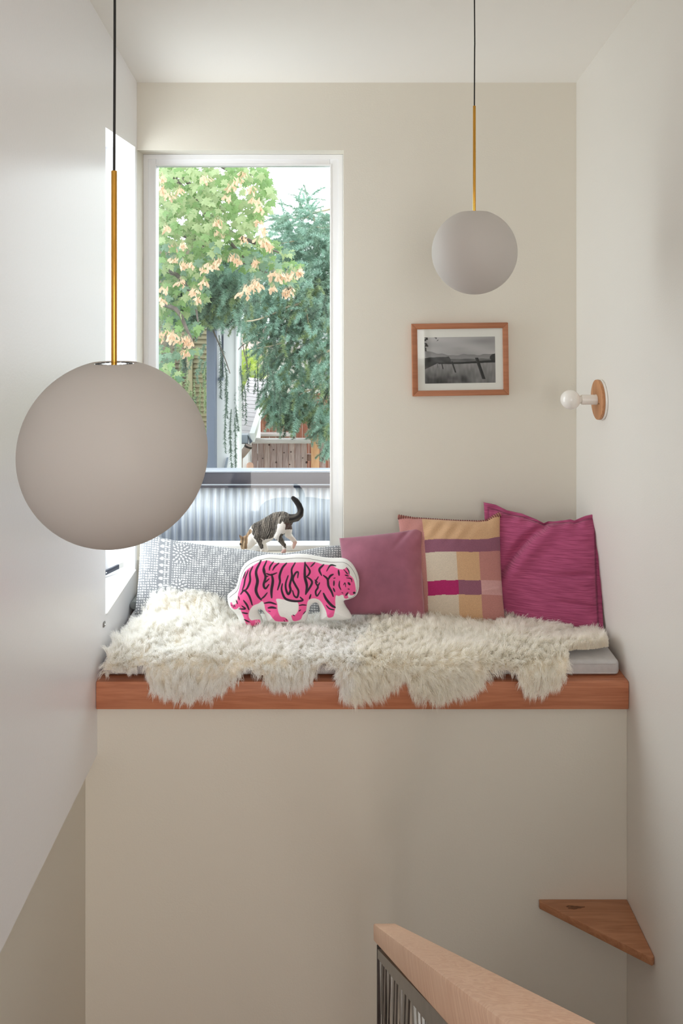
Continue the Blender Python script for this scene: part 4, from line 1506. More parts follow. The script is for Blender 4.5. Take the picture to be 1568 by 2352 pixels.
# ------------------------------------------------------------------ triangular corner shelf
hs = CH - 2.349
shx = (1237 - VX) * YF / F
sh_poly = [(shx, YF - 0.0008, hs - 0.027), (XR - 0.001, YF - 0.0008, hs - 0.027), (XR - 0.001, 3.075, hs - 0.027), (XR - 0.012, 3.068, hs - 0.027), (shx, YF - 0.014, hs - 0.027)]
shelf = thing('corner_shelf', (XR - 0.1, YF - 0.1, hs - 0.027), 'triangular wooden shelf in the lower right wall corner', 'shelf')
prism('shelf_board', sh_poly, (0, 0, 0.027), M['fir_shelf'], shelf, bevel=0.0012)
M['knot'] = mat('dark_knot', srgb(128, 84, 54), rough=0.6, color2=srgb(84, 52, 36), scale=60, detail=6)
kc = Vector(((1322 - VX) * 3.30 / F, 3.316, hs + 0.0003))
kn = []
for i in range(18):
    a = 2 * math.pi * i / 18
    r_ = 1 + 0.25 * math.sin(3 * a + 1) + 0.12 * math.sin(7 * a)
    kn.append(kc + Vector((0.032 * r_ * math.cos(a), 0.009 * r_ * math.sin(a), 0)))
prism('knot', kn, (0, 0, 0.0004), M['knot'], shelf)

# ------------------------------------------------------------------ stairs and railing
SLOPE = 0.69
rt_h = lambda y: CH - 2.10 - (y - 2.89) * SLOPE    # top of the handrail
rx0, rx1 = 0.142, 0.217
stair = thing('staircase', (0.66, 1.6, 0), kind='structure')
ns_ = 8
rise = (CH - 1.55) / (ns_ + 1)
run = rise / SLOPE
for i in range(ns_):
    zt_ = CH - 1.55 - rise * (i + 1)
    y0_ = 0.425 + run * i
    box('tread', 0.235, XR - 0.004, y0_ - 0.0, y0_ + run + 0.02, zt_ - 0.035, zt_, M['stair'], stair, bevel=0.004)
    box('riser', 0.245, XR - 0.006, y0_ + run - 0.012, y0_ + run + 0.003, max(0.0, zt_ - rise), zt_ - 0.036, M['stair'], stair)
pol = [(0, 0.425, CH - 1.57), (0, 0.425 + run * ns_ + 0.03, 0.0), (0, 0.425 + run * ns_ - 0.32, 0.0), (0, 0.425, CH - 1.85)]
prism('stringer', [Vector((0.216, p[1], p[2])) for p in pol], (0.018, 0, 0), M['stair'], stair)

rail = thing('stair_railing', (0.17, 2.86, 0), 'stair railing with a chunky fir handrail over a cut steel panel', 'railing')
ye = 2.89
prof2 = [(ye, rt_h(ye)), (ye - 0.016, rt_h(ye - 0.016) - 0.056), (0.40, rt_h(0.40) - 0.058), (0.40, rt_h(0.40))]
# end cut leans back under the rail; depth measured square to the slope
prism('handrail', [Vector((rx0, y, z)) for y, z in prof2], (rx1 - rx0, 0, 0), M['rail'], rail, bevel=0.005)
PXp = 0.1585
yb0 = 2.862
under = lambda y: rt_h(y) - 0.075
box('end_post', PXp - 0.006, PXp + 0.034, yb0 - 0.018, yb0 + 0.018, 0.0, under(yb0) - 0.004, M['steel_dark'], rail, bevel=0.002)
prism('top_strip', [Vector((PXp - 0.005, y, z)) for y, z in ((yb0 - 0.019, under(yb0) + 0.008), (yb0 - 0.019, under(yb0) - 0.022), (0.45, under(0.45) - 0.022), (0.45, under(0.45) + 0.015))],
      (0.012, 0, 0), M['steel'], rail)
bot = lambda y: max(rt_h(y) - 0.86, 0.04)
prism('bottom_strip', [Vector((PXp - 0.005, y, z)) for y, z in ((yb0 - 0.019, bot(yb0)), (yb0 - 0.019, bot(yb0) + 0.04), (0.45, bot(0.45) + 0.04), (0.45, bot(0.45)))],
      (0.012, 0, 0), M['steel'], rail)
box('upper_post', PXp - 0.006, PXp + 0.034, 0.43, 0.466, CH - 1.55, under(0.45) + 0.0, M['steel_dark'], rail, bevel=0.002)
rb = random.Random(3)
yy = yb0 - 0.09
k = 0
while yy > 0.52:
    lean = rb.choice((-1, 1)) * rb.uniform(0.08, 0.42)
    wtop = rb.uniform(0.022, 0.05)
    yt_, yb_ = yy, min(max(yy + lean, 0.5), yb0 - 0.03)
    poly = [(yt_ - wtop / 2, under(yt_ - wtop / 2) - 0.018), (yt_ + wtop / 2, under(yt_ + wtop / 2) - 0.018),
            (yb_ + wtop * 0.4, bot(yb_) + 0.02), (yb_ - wtop * 0.4, bot(yb_) + 0.02)]
    prism('panel_bar', [Vector((PXp - 0.003 + 0.0003 * (k % 5), y, z)) for y, z in poly], (0.0045, 0, 0), M['steel'], rail)
    yy -= rb.uniform(0.05, 0.11)
    k += 1
for i_, yy in enumerate((2.66, 2.16, 1.66, 1.16, 0.7)):
    tube('round_rod', [(PXp + 0.016, yy, under(yy) - 0.01), (PXp + 0.016, yy, bot(yy) + 0.02)], 0.007, M['chrome'], rail, sides=12)

# ------------------------------------------------------------------ cat on the window sill
CS_ = 9.2235


def cpt(cx, cy, Z):
    return at(540 + cx / CS_, 1130 + cy / CS_, Z)


pxm = 4.12 / F / CS_       # metres per crop pixel
parts_c = []               # (points [(cx,cy,Z)], radii in crop px)
chain = lambda pts, rad: parts_c.append((pts, rad))
# trunk
chain([(395, 880, 4.135), (470, 800, 4.132), (600, 760, 4.128), (740, 700, 4.122), (880, 625, 4.115), (1000, 600, 4.110), (1085, 610, 4.105)],
      [135, 160, 178, 200, 205, 195, 150])
chain([(470, 980, 4.13), (600, 985, 4.127), (720, 930, 4.12)], [118, 118, 110])
chain([(450, 900, 4.13), (600, 850, 4.125), (720, 840, 4.12), (820, 800, 4.118)], [150, 168, 172, 160])
# neck and head, bent down to the sill
chain([(410, 900, 4.135), (330, 1010, 4.137), (270, 1090, 4.137)], [152, 150, 130])
chain([(215, 1030, 4.137), (198, 1080, 4.137), (186, 1120, 4.134)], [108, 106, 88])
chain([(182, 1130, 4.132), (165, 1180, 4.128)], [70, 48])
# near front leg, far front leg
chain([(450, 930, 4.108), (500, 1050, 4.100), (560, 1160, 4.098), (585, 1232, 4.098)], [80, 58, 48, 44])
chain([(585, 1240, 4.098), (555, 1252, 4.09)], [44, 34])
chain([(490, 960, 4.155), (600, 1080, 4.160), (650, 1190, 4.160), (655, 1236, 4.160)], [75, 58, 48, 44])
chain([(655, 1242, 4.160), (625, 1252, 4.155)], [42, 34])
# near hind leg: thigh, knee forward, hock back, paw
chain([(1020, 640, 4.085), (960, 790, 4.075), (890, 930, 4.075)], [140, 128, 84])
chain([(890, 930, 4.075), (985, 1050, 4.078), (1040, 1130, 4.080)], [80, 56, 46])
chain([(1040, 1130, 4.080), (1045, 1200, 4.078), (1035, 1262, 4.075)], [46, 44, 44])
chain([(1035, 1266, 4.075), (1000, 1272, 4.068)], [44, 36])
# far hind leg lifted behind
chain([(1060, 650, 4.14), (1110, 790, 4.145), (1120, 900, 4.145)], [125, 105, 78])
chain([(1120, 900, 4.145), (1190, 970, 4.148), (1270, 1060, 4.148)], [74, 56, 46])
chain([(1270, 1062, 4.148), (1240, 1130, 4.146), (1215, 1175, 4.144)], [46, 44, 42])
# tail
chain([(1110, 560, 4.105), (1200, 560, 4.10), (1300, 545, 4.095), (1372, 480, 4.092), (1385, 380, 4.092), (1350, 280, 4.094), (1290, 190, 4.096), (1225, 130, 4.098)],
      [100, 92, 84, 76, 70, 66, 62, 48])
# ears
chain([(145, 985, 4.118), (105, 940, 4.114), (78, 905, 4.112)], [42, 24, 7])
chain([(255, 935, 4.158), (285, 860, 4.163), (312, 795, 4.165)], [46, 26, 7])
Vc, Tc = [], []
base_n = 0
ico = bmesh.new()
bmesh.ops.create_icosphere(ico, subdivisions=2, radius=1.0)
ico.verts.ensure_lookup_table()
IV = np.array([tuple(v.co) for v in ico.verts])
IF = np.array([[v.index for v in f.verts] for f in ico.faces])
ico.free()
for pts, rad in parts_c:
    for i in range(len(pts) - 1):
        a, b = cpt(*pts[i]), cpt(*pts[i + 1])
        ra, rb_ = rad[i] * pxm, rad[i + 1] * pxm
        n = max(2, int((b - a).length / (min(ra, rb_) * 0.35)) + 1)
        n = min(n, 24)
        for j in range(n + 1):
            t = j / n
            c = a.lerp(b, t)
            r = ra + (rb_ - ra) * t
            sq = 0.82 if r > 100 * pxm else 1.0     # trunk a little narrower than deep
            Vc.append(IV * np.array([r, r * sq, r]) + np.array(c))
            Tc.append(IF + base_n)
            base_n += len(IV)
tmp = npmesh('cat_tmp', np.concatenate(Vc), [np.concatenate(Tc)], M['black'])
to = bpy.data.objects.new('cat_tmp', tmp)
COL.objects.link(to)
md = to.modifiers.new('r', 'REMESH')
md.mode = 'VOXEL'
md.voxel_size = 0.0026
sm = to.modifiers.new('s', 'SMOOTH')
sm.factor = 0.5
sm.iterations = 8
dg = bpy.context.evaluated_depsgraph_get()
cat_me = bpy.data.meshes.new_from_object(to.evaluated_get(dg))
bpy.data.objects.remove(to)
cat_me.name = 'cat'
nv = len(cat_me.vertices)
co = np.empty(nv * 3, dtype=np.float32)
cat_me.vertices.foreach_get('co', co)
co = co.reshape(-1, 3)
pxx = VX + co[:, 0] * F / co[:, 1]
pyy = VY - (co[:, 2] - CH) * F / co[:, 1]
ccx, ccy = (pxx - 540) * CS_, (pyy - 1130) * CS_
ncat = SinNoise(91, n=20, lo=0.006, hi=0.02)
ncat2 = SinNoise(92, n=20, lo=0.02, hi=0.07)
ncat3 = SinNoise(93, n=24, lo=0.06, hi=0.16)
zz_ = (co[:, 1] - 4.12) * F / 4.12 * CS_
stp = np.sin((ccx * 0.97 + ccy * 0.24) / 5.6 + 3.2 * ncat(ccx, ccy * 0.6 + zz_) + 1.5 * ncat2(ccx, ccy * 0.5)) + 0.5 * ncat2(ccx * 0.9, ccy * 0.35)
darkc, greyc, whitec, tanc, pinkc = [np.array(srgb(*c)) for c in ((38, 34, 34), (140, 131, 120), (240, 234, 228), (168, 138, 108), (226, 186, 176))]
f = np.clip(0.42 + 0.55 * stp + 0.18 * ncat3(ccx * 1.3, ccy), 0, 1)[:, None]
tab = darkc * (1 - f) + greyc * f
tab = tab * (1 + 0.12 * ncat3(ccx, ccy))[:, None]
cc = np.tile(whitec, (nv, 1))
jit = 12 * ncat2(ccx, ccy)
X_, Y_ = ccx + jit, ccy + 10 * ncat2(ccy, ccx)
tabby = inpoly(X_, Y_, [(300, 560), (620, 300), (1000, 300), (1500, 0), (1600, 720), (1230, 790), (1060, 800), (1040, 650), (1000, 620), (900, 700), (850, 860), (800, 960),
                        (740, 1000), (640, 1010), (600, 1040), (545, 950), (600, 1190), (545, 1205), (470, 1070), (390, 960), (355, 860), (345, 740)])
tabby |= inpoly(X_, Y_, [(960, 880), (1060, 880), (1030, 960), (1040, 1080), (1095, 1190), (1010, 1160), (930, 1080), (925, 990)])
tabby |= inpoly(X_, Y_, [(830, 1080), (870, 1005), (905, 1060), (950, 1220), (900, 1150)])
cc[tabby] = tab[tabby]
tl = inpoly(ccx, ccy, [(1130, 480), (1300, 420), (1290, 300), (1150, 100), (1250, 60), (1460, 240), (1460, 640), (1240, 660), (1140, 640)])
stt = np.clip(0.35 + 0.5 * np.sin(np.hypot(ccx - 1160, ccy - 300) / 16), 0, 1)[:, None] * np.clip((ccy - 300) / 300, 0, 1)[:, None]
cc[tl] = (darkc * (1 - stt * 0.5) + greyc * stt * 0.5)[tl]
rump = inpoly(X_, Y_, [(1050, 640), (1270, 690), (1230, 780), (1120, 800), (1060, 790)])
cc[rump] = (np.array(srgb(98, 78, 72)) * (1 + 0.2 * ncat3(ccx, ccy))[:, None])[rump]
head = inpoly(X_, Y_, [(60, 890), (330, 780), (340, 850), (270, 960), (250, 1080), (240, 1220), (60, 1220)])
hcol = np.clip(0.45 + 0.6 * np.sin(ccx / 11 + ncat(ccx, ccy)), 0, 1)[:, None]
cc[head] = (tanc * (1 - hcol * 0.55) + darkc * hcol * 0.55)[head]
muz = head & (np.abs(ccx - (180 - (ccy - 1100) * 0.15)) < 16) & (ccy > 980)
cc[muz] = np.array(srgb(206, 182, 150))
fl = (ccy > 950) & (ccx > 1080) & (ccx < 1340)
cc[fl] = whitec * np.array([0.97, 0.9, 0.88])
pw2 = ((ccy > 1215) & (ccx > 975) & (ccx < 1110)) | ((ccy > 1050) & (ccx > 1225))
cc[pw2] = pinkc
M['catfur'] = vcol('tabby_and_white_fur', rough=0.85, sheen=0.15, noise_amt=0.12, nscale=420, bump=0.5, spec=0.2)
cat_me.materials.clear()
cat_me.materials.append(M['catfur'])
a = cat_me.color_attributes.new('Col', 'FLOAT_COLOR', 'POINT')
c4 = np.ones((nv, 4), dtype=np.float32)
c4[:, :3] = np.clip(cc, 0, 1)
a.data.foreach_set('color', c4.ravel())
cat_me.polygons.foreach_set('use_smooth', np.ones(len(cat_me.polygons), dtype=bool))
zmin = float(co[:, 2].min())
shift = (BW[2] + 0.0005) - zmin
cat_root = thing('cat', (0, 4.11, BW[2]), 'tabby and white cat walking along the window sill with its tail raised', 'cat')
cat_root.location = (cpt(750, 1250, 4.11).x, 4.11, BW[2])
cb = put('body', cat_me, cat_root)
print('cat lowest above sill', -shift)
for sx_, zz in ((118, 4.112), (122, 4.156)):
    e = cpt(sx_ - 8, 1105, zz)
    lathe('eye', [(0, -0.005), (0.004, -0.003), (0.005, 0), (0.004, 0.003), (0, 0.005)], e, (-0.6, -0.4, 0), M['black'], cat_root, sides=12)
ep = cpt(146, 1196, 4.126)
lathe('nose', [(0, -0.003), (0.0035, -0.001), (0.0045, 0.002), (0, 0.004)], ep, (-0.5, 0, -0.8), mat('cat_nose_pink', srgb(196, 140, 132), rough=0.5), cat_root, sides=10)

# ------------------------------------------------------------------ outside: ground, deck, parapet
box('ground', -14, 14, 4.3, 30, -0.25, -0.03, M['ground'], kind='structure')
ZP = 5.40
box('balcony_deck', -3.2, 2.6, 4.29, ZP + 0.12, CH - 1.95, CH - 1.74, M['slate'], kind='structure')
par = thing('balcony_parapet', (0, ZP, CH - 1.74), 'balcony parapet of corrugated galvanised sheet below a dark metal cap outside the window', 'parapet')
nxp = 720
xs = np.linspace(-3.0, 2.4, nxp)
pitch = 0.0485
V = []
zb, ztp = CH - (1249 - VY) * ZP / F, CH - (1118 - VY) * ZP / F
for th in (0.0, 0.0012):
    for z in (zb, ztp):
        V.append(np.stack([xs, ZP + 0.009 * np.sin(xs / pitch * 2 * np.pi) + th, np.full(nxp, z)], -1))
V = np.concatenate(V)
i = np.arange(nxp - 1)
Q = [np.stack([i, i + 1, i + 1 + nxp, i + nxp], -1), np.stack([i + 2 * nxp, i + 3 * nxp, i + 1 + 3 * nxp, i + 1 + 2 * nxp], -1),
     np.stack([i, i + 2 * nxp, i + 1 + 2 * nxp, i + 1], -1), np.stack([i + nxp, i + 1 + nxp, i + 1 + 3 * nxp, i + 3 * nxp], -1)]
put('corrugated_sheet', npmesh('corrugated_sheet', V, Q, M['corr'], smooth=True), par)
box('base_flashing', -3.0, 2.4, ZP - 0.014, ZP + 0.05, CH - 1.74, zb + 0.002, M['slate_lite'], par, bevel=0.002)
hy = lambda y: CH - (y - VY) * (ZP - 0.03) / F
box('cap_face', -3.0, 2.4, ZP - 0.030, ZP + 0.05, hy(1112), hy(1085), M['slate'], par, bevel=0.003)
box('cap_top', -3.0, 2.4, ZP - 0.034, ZP + 0.056, hy(1085), hy(1081.5), M['slate_lite'], par, bevel=0.001)
box('cap_drip_edge', -3.0, 2.4, ZP - 0.034, ZP - 0.012, hy(1114.5), hy(1112), M['slate_lite'], par, bevel=0.001)
box('cap_fascia', -3.0, 2.4, ZP - 0.026, ZP - 0.010, hy(1121), hy(1114.5), M['slate'], par, bevel=0.001)

# ------------------------------------------------------------------ fences, houses
ZFc = 9.0


def X(x, Z):
    return (x - VX) * Z / F


def H(y, Z):
    return CH - (y - VY) * Z / F


fence = thing('garden_fence', (X(645, ZFc), ZFc, -0.03), 'weathered grey brown board fence beyond the parapet', 'fence')
nbd = 11
bx = np.linspace(577, 748, nbd + 2)
for kk in range(len(bx) - 1):
    if 712 < bx[kk] + 7 < 735:
        continue
    yo = rb.uniform(0, 0.008)
    box('board', X(bx[kk] + 0.35, ZFc), X(bx[kk + 1] - 0.35, ZFc), ZFc + yo, ZFc + yo + 0.022, -0.03, H(1017, ZFc), M['greywood'] if rb.random() < 0.55 else M['greywood2'], fence, bevel=0.003)
box('cap_rail', X(577, ZFc), X(714, ZFc), ZFc - 0.045, ZFc + 0.075, H(1017, ZFc), H(1008.5, ZFc), M['caprail'], fence, bevel=0.005)
box('back_rail', X(577, ZFc), X(745, ZFc), ZFc + 0.034, ZFc + 0.075, H(1060, ZFc), H(1045, ZFc), M['greywood'], fence)
box('post', X(714.2, ZFc), X(733, ZFc), ZFc - 0.035, ZFc + 0.05, -0.03, H(984, ZFc), M['pine'], fence, bevel=0.005, label='newer orange pine fence post')
M['kn'] = mat('board_knot', srgb(78, 60, 58), rough=0.8)
for (kx, ky, kr) in ((618, 1022, 1.8), (628, 1033, 1.5), (634, 1062, 1.8), (668, 1038, 1.7), (665, 1067, 1.5), (695, 1052, 1.2), (704, 1062, 2.6), (652, 1040, 1.4), (603, 1053, 1.5)):
    lathe('knot', [(0, 0.0125), (kr * 0.6 * ZFc / F, 0.0125), (kr * ZFc / F, 0.009), (kr * ZFc / F, 0)], (X(kx, ZFc), ZFc + 0.008, H(ky, ZFc)), (0, -1, 0), M['kn'], fence, sides=8)

ZR = 11.72
shed = thing('red_fence', (X(655, ZR), ZR, -0.03), 'taller red cedar board fence behind the weathered fence', 'fence')
bx = np.linspace(588, 770, 13)
for kk in range(12):
    yo = rb.uniform(0, 0.01)
    box('board', X(bx[kk] + 0.3, ZR), X(bx[kk + 1] - 0.3, ZR), ZR + yo, ZR + yo + 0.025, -0.03, H(905 + rb.uniform(-2, 2), ZR), M['redwood'] if rb.random() < 0.5 else M['redwood2'], shed, bevel=0.003)
box('ledge', X(595, ZR - 0.12), X(669, ZR - 0.12), ZR - 0.16, ZR - 0.0, H(1001, ZR - 0.1), H(995, ZR - 0.1), M['caprail'], shed, bevel=0.004)

# white house with corner trim, blue grey post, tan siding
ZH = 8.0
hw = thing('white_house', (X(518, ZH), ZH, -0.03), 'white rendered house wall left of the fence with a narrow window slot', 'house')
xl_, xr_ = X(492.5, ZH), X(546, ZH)
sl0, sl1 = X(503, ZH), X(513, ZH)
cells('wall', [xl_, sl0, sl1, xr_], [-0.03, H(866, ZH), H(735, ZH), H(560, ZH)], [(sl0, sl1, H(866, ZH), H(735, ZH))], ZH, ZH + 0.35,
      lambda u, v, ww: (u, ww, v), M['housewhite'], parent=hw)
box('window_slot', X(508, ZH), sl1, ZH + 0.02, ZH + 0.06, H(866, ZH), H(735, ZH), M['navy'], hw)
box('window_trim', sl0, X(508, ZH), ZH + 0.01, ZH + 0.06, H(866, ZH), H(735, ZH), M['housewhite'], hw)
box('window_ledge', X(501.5, ZH), X(514, ZH), ZH - 0.05, ZH - 0.0005, H(873, ZH), H(866, ZH), M['gutter'], hw, bevel=0.004)
box('corner_trim', X(541, ZH), X(546.5, ZH), ZH - 0.02, ZH - 0.0005, -0.03, H(560, ZH), M['housewhite'], hw, bevel=0.004)
prism('brace', [Vector((X(511, ZH), ZH - 0.03, H(1090, ZH))), Vector((X(521, ZH), ZH - 0.03, H(1050, ZH))), Vector((X(525, ZH), ZH - 0.03, H(1050, ZH))), Vector((X(518, ZH), ZH - 0.03, H(1090, ZH)))],
      (0, 0.02, 0), M['gutter'], hw)
box('blue_post', X(474, ZH - 0.2), X(492.5, ZH - 0.2), ZH - 0.2, ZH - 0.025, -0.03, H(600, ZH - 0.2), M['navy'], bevel=0.006,
    origin=(X(483, ZH - 0.2), ZH - 0.1, -0.03), label='tall slate blue square post standing left of the white house wall', cat='post')

ZT = 9.6
ht = thing('tan_house', (X(430, ZT), ZT, -0.03), 'tan house wall with wide lap siding seen through the maple', 'house')
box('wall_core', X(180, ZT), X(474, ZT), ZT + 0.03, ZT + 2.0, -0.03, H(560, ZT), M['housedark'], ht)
yp = 1100.0
row = 0
while yp > 700:
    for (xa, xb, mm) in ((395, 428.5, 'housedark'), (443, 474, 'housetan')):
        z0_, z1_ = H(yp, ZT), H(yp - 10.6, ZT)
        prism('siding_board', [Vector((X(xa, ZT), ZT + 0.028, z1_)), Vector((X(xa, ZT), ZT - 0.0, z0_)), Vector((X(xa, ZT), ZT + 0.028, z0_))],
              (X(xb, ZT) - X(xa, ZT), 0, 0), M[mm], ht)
    yp -= 11.1
    row += 1
box('corner_board', X(429, ZT), X(442.5, ZT), ZT - 0.03, ZT + 0.028, -0.03, H(620, ZT), mat('tan_trim', srgb(176, 166, 134), rough=0.7), ht, bevel=0.006)

# garage with pale roof, gutter and downspout
gr = thing('garage', (X(575, 8.7), 8.7, -0.03), 'low garage with a pale shingle roof, grey gutter and taupe downspout', 'garage')
A_, B_ = at(520, 998, 8.55), at(573, 1004, 8.55)
D_, C_ = at(570, 868, 11.6), at(616, 872, 11.6)
ncs = 15
for kk in range(ncs):
    t0, t1 = kk / ncs, (kk + 1.12) / ncs
    p = [A_.lerp(D_, t0) + Vector((0, 0, 0.006)), B_.lerp(C_, t0) + Vector((0, 0, 0.006)), B_.lerp(C_, min(1, t1)), A_.lerp(D_, min(1, t1))]
    prism('shingle_course', p, (0, 0, 0.006), M['roofgrey'], gr)
rk = [B_ + Vector((0, -0.01, 0.04)), C_ + Vector((0, 0, 0.04)), C_ + Vector((0.05, 0, 0.04)), B_ + Vector((0.05, -0.01, 0.04))]
prism('rake_board', [rk[0], rk[1], rk[2], rk[3]], (0, 0, -0.085), M['housewhite'], gr)
box('wall', X(525, 8.7), X(569, 8.7), 8.75, 10.3, -0.03, B_.z - 0.09, M['housewhite'], gr)
zg0, zg1 = H(1021, 8.45), H(998, 8.45)
prism('gutter', [Vector((X(530, 8.45), 8.53, zg1)), Vector((X(530, 8.45), 8.42, zg1)), Vector((X(530, 8.45), 8.44, zg0 + 0.02)), Vector((X(530, 8.45), 8.47, zg0)), Vector((X(530, 8.45), 8.53, zg0))],
      (X(569, 8.45) - X(530, 8.45), 0, 0), M['gutter'], gr, bevel=0.003)
prism('gutter_end', [Vector((X(569, 8.45), 8.53, zg1)), Vector((X(569, 8.45), 8.42, zg1)), Vector((X(580, 8.45), 8.44, zg0 + 0.03)), Vector((X(572, 8.45), 8.47, zg0))],
      (0, 0.03, 0), M['gutter'], gr)
tube('downspout', [at(572, 1022, 8.46), at(569, 1028, 8.46), at(556, 1044, 8.50), at(550, 1050, 8.53), at(549, 1062, 8.53), (at(549, 1062, 8.53).x, 8.53, -0.03)], 0.034, M['downpipe'], gr, sides=12)
tube('pipe_collar', [at(570.5, 1024, 8.46), at(569, 1028, 8.46)], 0.038, M['steel_dark'], gr, sides=12)
# round topped terracotta post by the fence
cpx = at(574, 1068, 8.68)
lathe('terracotta_post', [(0, 0.0), (0.034, 0.0), (0.034, cpx.z + 0.03 - 0.0), (0.028, cpx.z + 0.045), (0.014, cpx.z + 0.054), (0, cpx.z + 0.056)], (cpx.x, cpx.y, -0.03), (0, 0, 1),
      mat('terracotta', srgb(222, 178, 156), rough=0.8), None, sides=20, origin=(cpx.x, cpx.y, -0.03), label='short round topped terracotta post in front of the weathered fence', cat='post')

# pale building far behind
ZB = 15.0
pb_ = thing('pale_building', (X(660, ZB), ZB, -0.03), 'far pale building glimpsed between the conifer branches', 'building')
box('wall', X(600, ZB), X(860, ZB), ZB, ZB + 3, -0.03, H(800, ZB), mat('pale_render', srgb(232, 226, 226), rough=0.8), pb_)
box('roof', X(594, ZB), X(866, ZB), ZB - 0.3, ZB + 3.2, H(800, ZB), H(786, ZB), M['roofgrey'], pb_, bevel=0.03)
for wx in (640, 690, 740):
    wf = box('window', X(wx, ZB), X(wx + 22, ZB), ZB - 0.06, ZB - 0.001, H(880, ZB), H(840, ZB), M['housewhite'], pb_, bevel=0.01)
    box('pane', X(wx + 3, ZB), X(wx + 19, ZB), ZB - 0.075, ZB - 0.061, H(877, ZB), H(843, ZB), M['navy'], wf)
tn = thing('cream_house', (X(570, 13), 13, -0.03), 'far cream house with a pinkish roof between the white house and the conifer', 'house')
box('wall', X(525, 13), X(600, 13), 13, 14.5, -0.03, H(812, 13), mat('cream_render', srgb(238, 222, 200), rough=0.8), tn)
prism('roof', [Vector((X(520, 13), 12.8, H(814, 13))), Vector((X(606, 13), 12.8, H(814, 13))), Vector((X(606, 13), 14.2, H(752, 13))), Vector((X(520, 13), 14.2, H(752, 13)))],
      (0, 0, -0.06), mat('pinkish_roof', srgb(206, 178, 166), rough=0.9, var=0.1, scale=10), tn)

# ------------------------------------------------------------------ plants
def frame_mat(pos, tip, nrm, s):
    y = Vector(tip).normalized()
    z = Vector(nrm)
    z = (z - y * z.dot(y)).normalized()
    x = y.cross(z)
    m = Matrix((x, y, z)).transposed().to_4x4()
    return Matrix.Translation(pos) @ m @ Matrix.Scale(s, 4)


def leaf_mesh(name, m, seed):
    r = random.Random(seed)
    half = [(0.0, -0.03), (0.25, -0.17), (0.23, 0.06), (0.60, 0.10), (0.48, 0.24), (0.66, 0.46), (0.42, 0.44), (0.31, 0.40), (0.27, 0.62), (0.13, 0.72), (0.0, 1.05)]
    pts = half + [(-x * r.uniform(0.9, 1.1), y) for x, y in half[-2:0:-1]]
    V = [(0, 0.28, 0.02)] + [(x, y, -0.16 * abs(x) - 0.13 * y * y + r.uniform(-0.02, 0.02)) for x, y in pts]
    V += [(0.012, -0.03, 0), (-0.012, -0.03, 0), (0.004, -0.55, 0.12)]
    n = len(pts)
    T = [(0, i + 1, (i + 1) % n + 1) for i in range(n)] + [(n + 1, n + 2, n + 3)]
    return npmesh(name, np.array(V), [T], m, smooth=False)


leafs = [leaf_mesh('leaf', M[k], i) for i, k in enumerate(('leaf_light', 'leaf_mid', 'leaf_blue', 'leaf_light', 'leaf_mid'))]


def seed_mesh(seed):
    r = random.Random(seed)
    V, T = [], []
    for k in range(16):
        a = r.uniform(0, 2 * math.pi)
        sp = r.uniform(0.2, 1.5)
        d = Vector((math.cos(a) * sp, math.sin(a) * sp, -1)).normalized()
        s = d.cross(Vector((r.uniform(-1, 1), r.uniform(-1, 1), 0.2))).normalized()
        p = Vector((r.uniform(-0.4, 0.4), r.uniform(-0.4, 0.4), -r.uniform(0, 0.5)))
        ln, wd = r.uniform(0.5, 0.8), r.uniform(0.13, 0.19)
        b = len(V)
        V += [p, p + d * ln * 0.3 + s * wd * 0.5, p + d * ln * 0.75 + s * wd, p + d * ln, p + d * ln * 0.75 - s * wd * 0.7, p + d * ln * 0.3 - s * wd * 0.35]
        T += [(b, b + 1, b + 5), (b + 1, b + 2, b + 5), (b + 2, b + 4, b + 5), (b + 2, b + 3, b + 4)]
        V += [p, p + Vector((0.015, 0, 0)), Vector((0, 0, 0.35))]
        T.append((b + 6, b + 7, b + 8))
    return npmesh('seed_cluster', np.array([tuple(v) for v in V]), [T], M['seed'])


seeds = [seed_mesh(i) for i in range(5)]

# --- maple on the left
maple = thing('maple_tree', (-4.6, 7.6, -0.03), 'maple tree with light green lobed leaves and peach seed wings', 'tree')


def limb(name, pts, r0, r1, m, parent, sides=6):
    pts = [Vector(p) for p in pts]
    n = len(pts)
    tube(name, smooth3(pts), [r0 + (r1 - r0) * i / ((n - 1) * 4) for i in range((n - 1) * 4 + 1)], m, parent, sides=sides)


def smooth3(pts, k=4):
    q = [2 * pts[0] - pts[1]] + pts + [2 * pts[-1] - pts[-2]]
    out = []
    for i in range(1, len(q) - 2):
        p0, p1, p2, p3 = q[i - 1], q[i], q[i + 1], q[i + 2]
        for j in range(k):
            t = j / k
            out.append(0.5 * ((2 * p1) + (-p0 + p2) * t + (2 * p0 - 5 * p1 + 4 * p2 - p3) * t * t + (-p0 + 3 * p1 - 3 * p2 + p3) * t ** 3))
    out.append(q[-2])
    return out


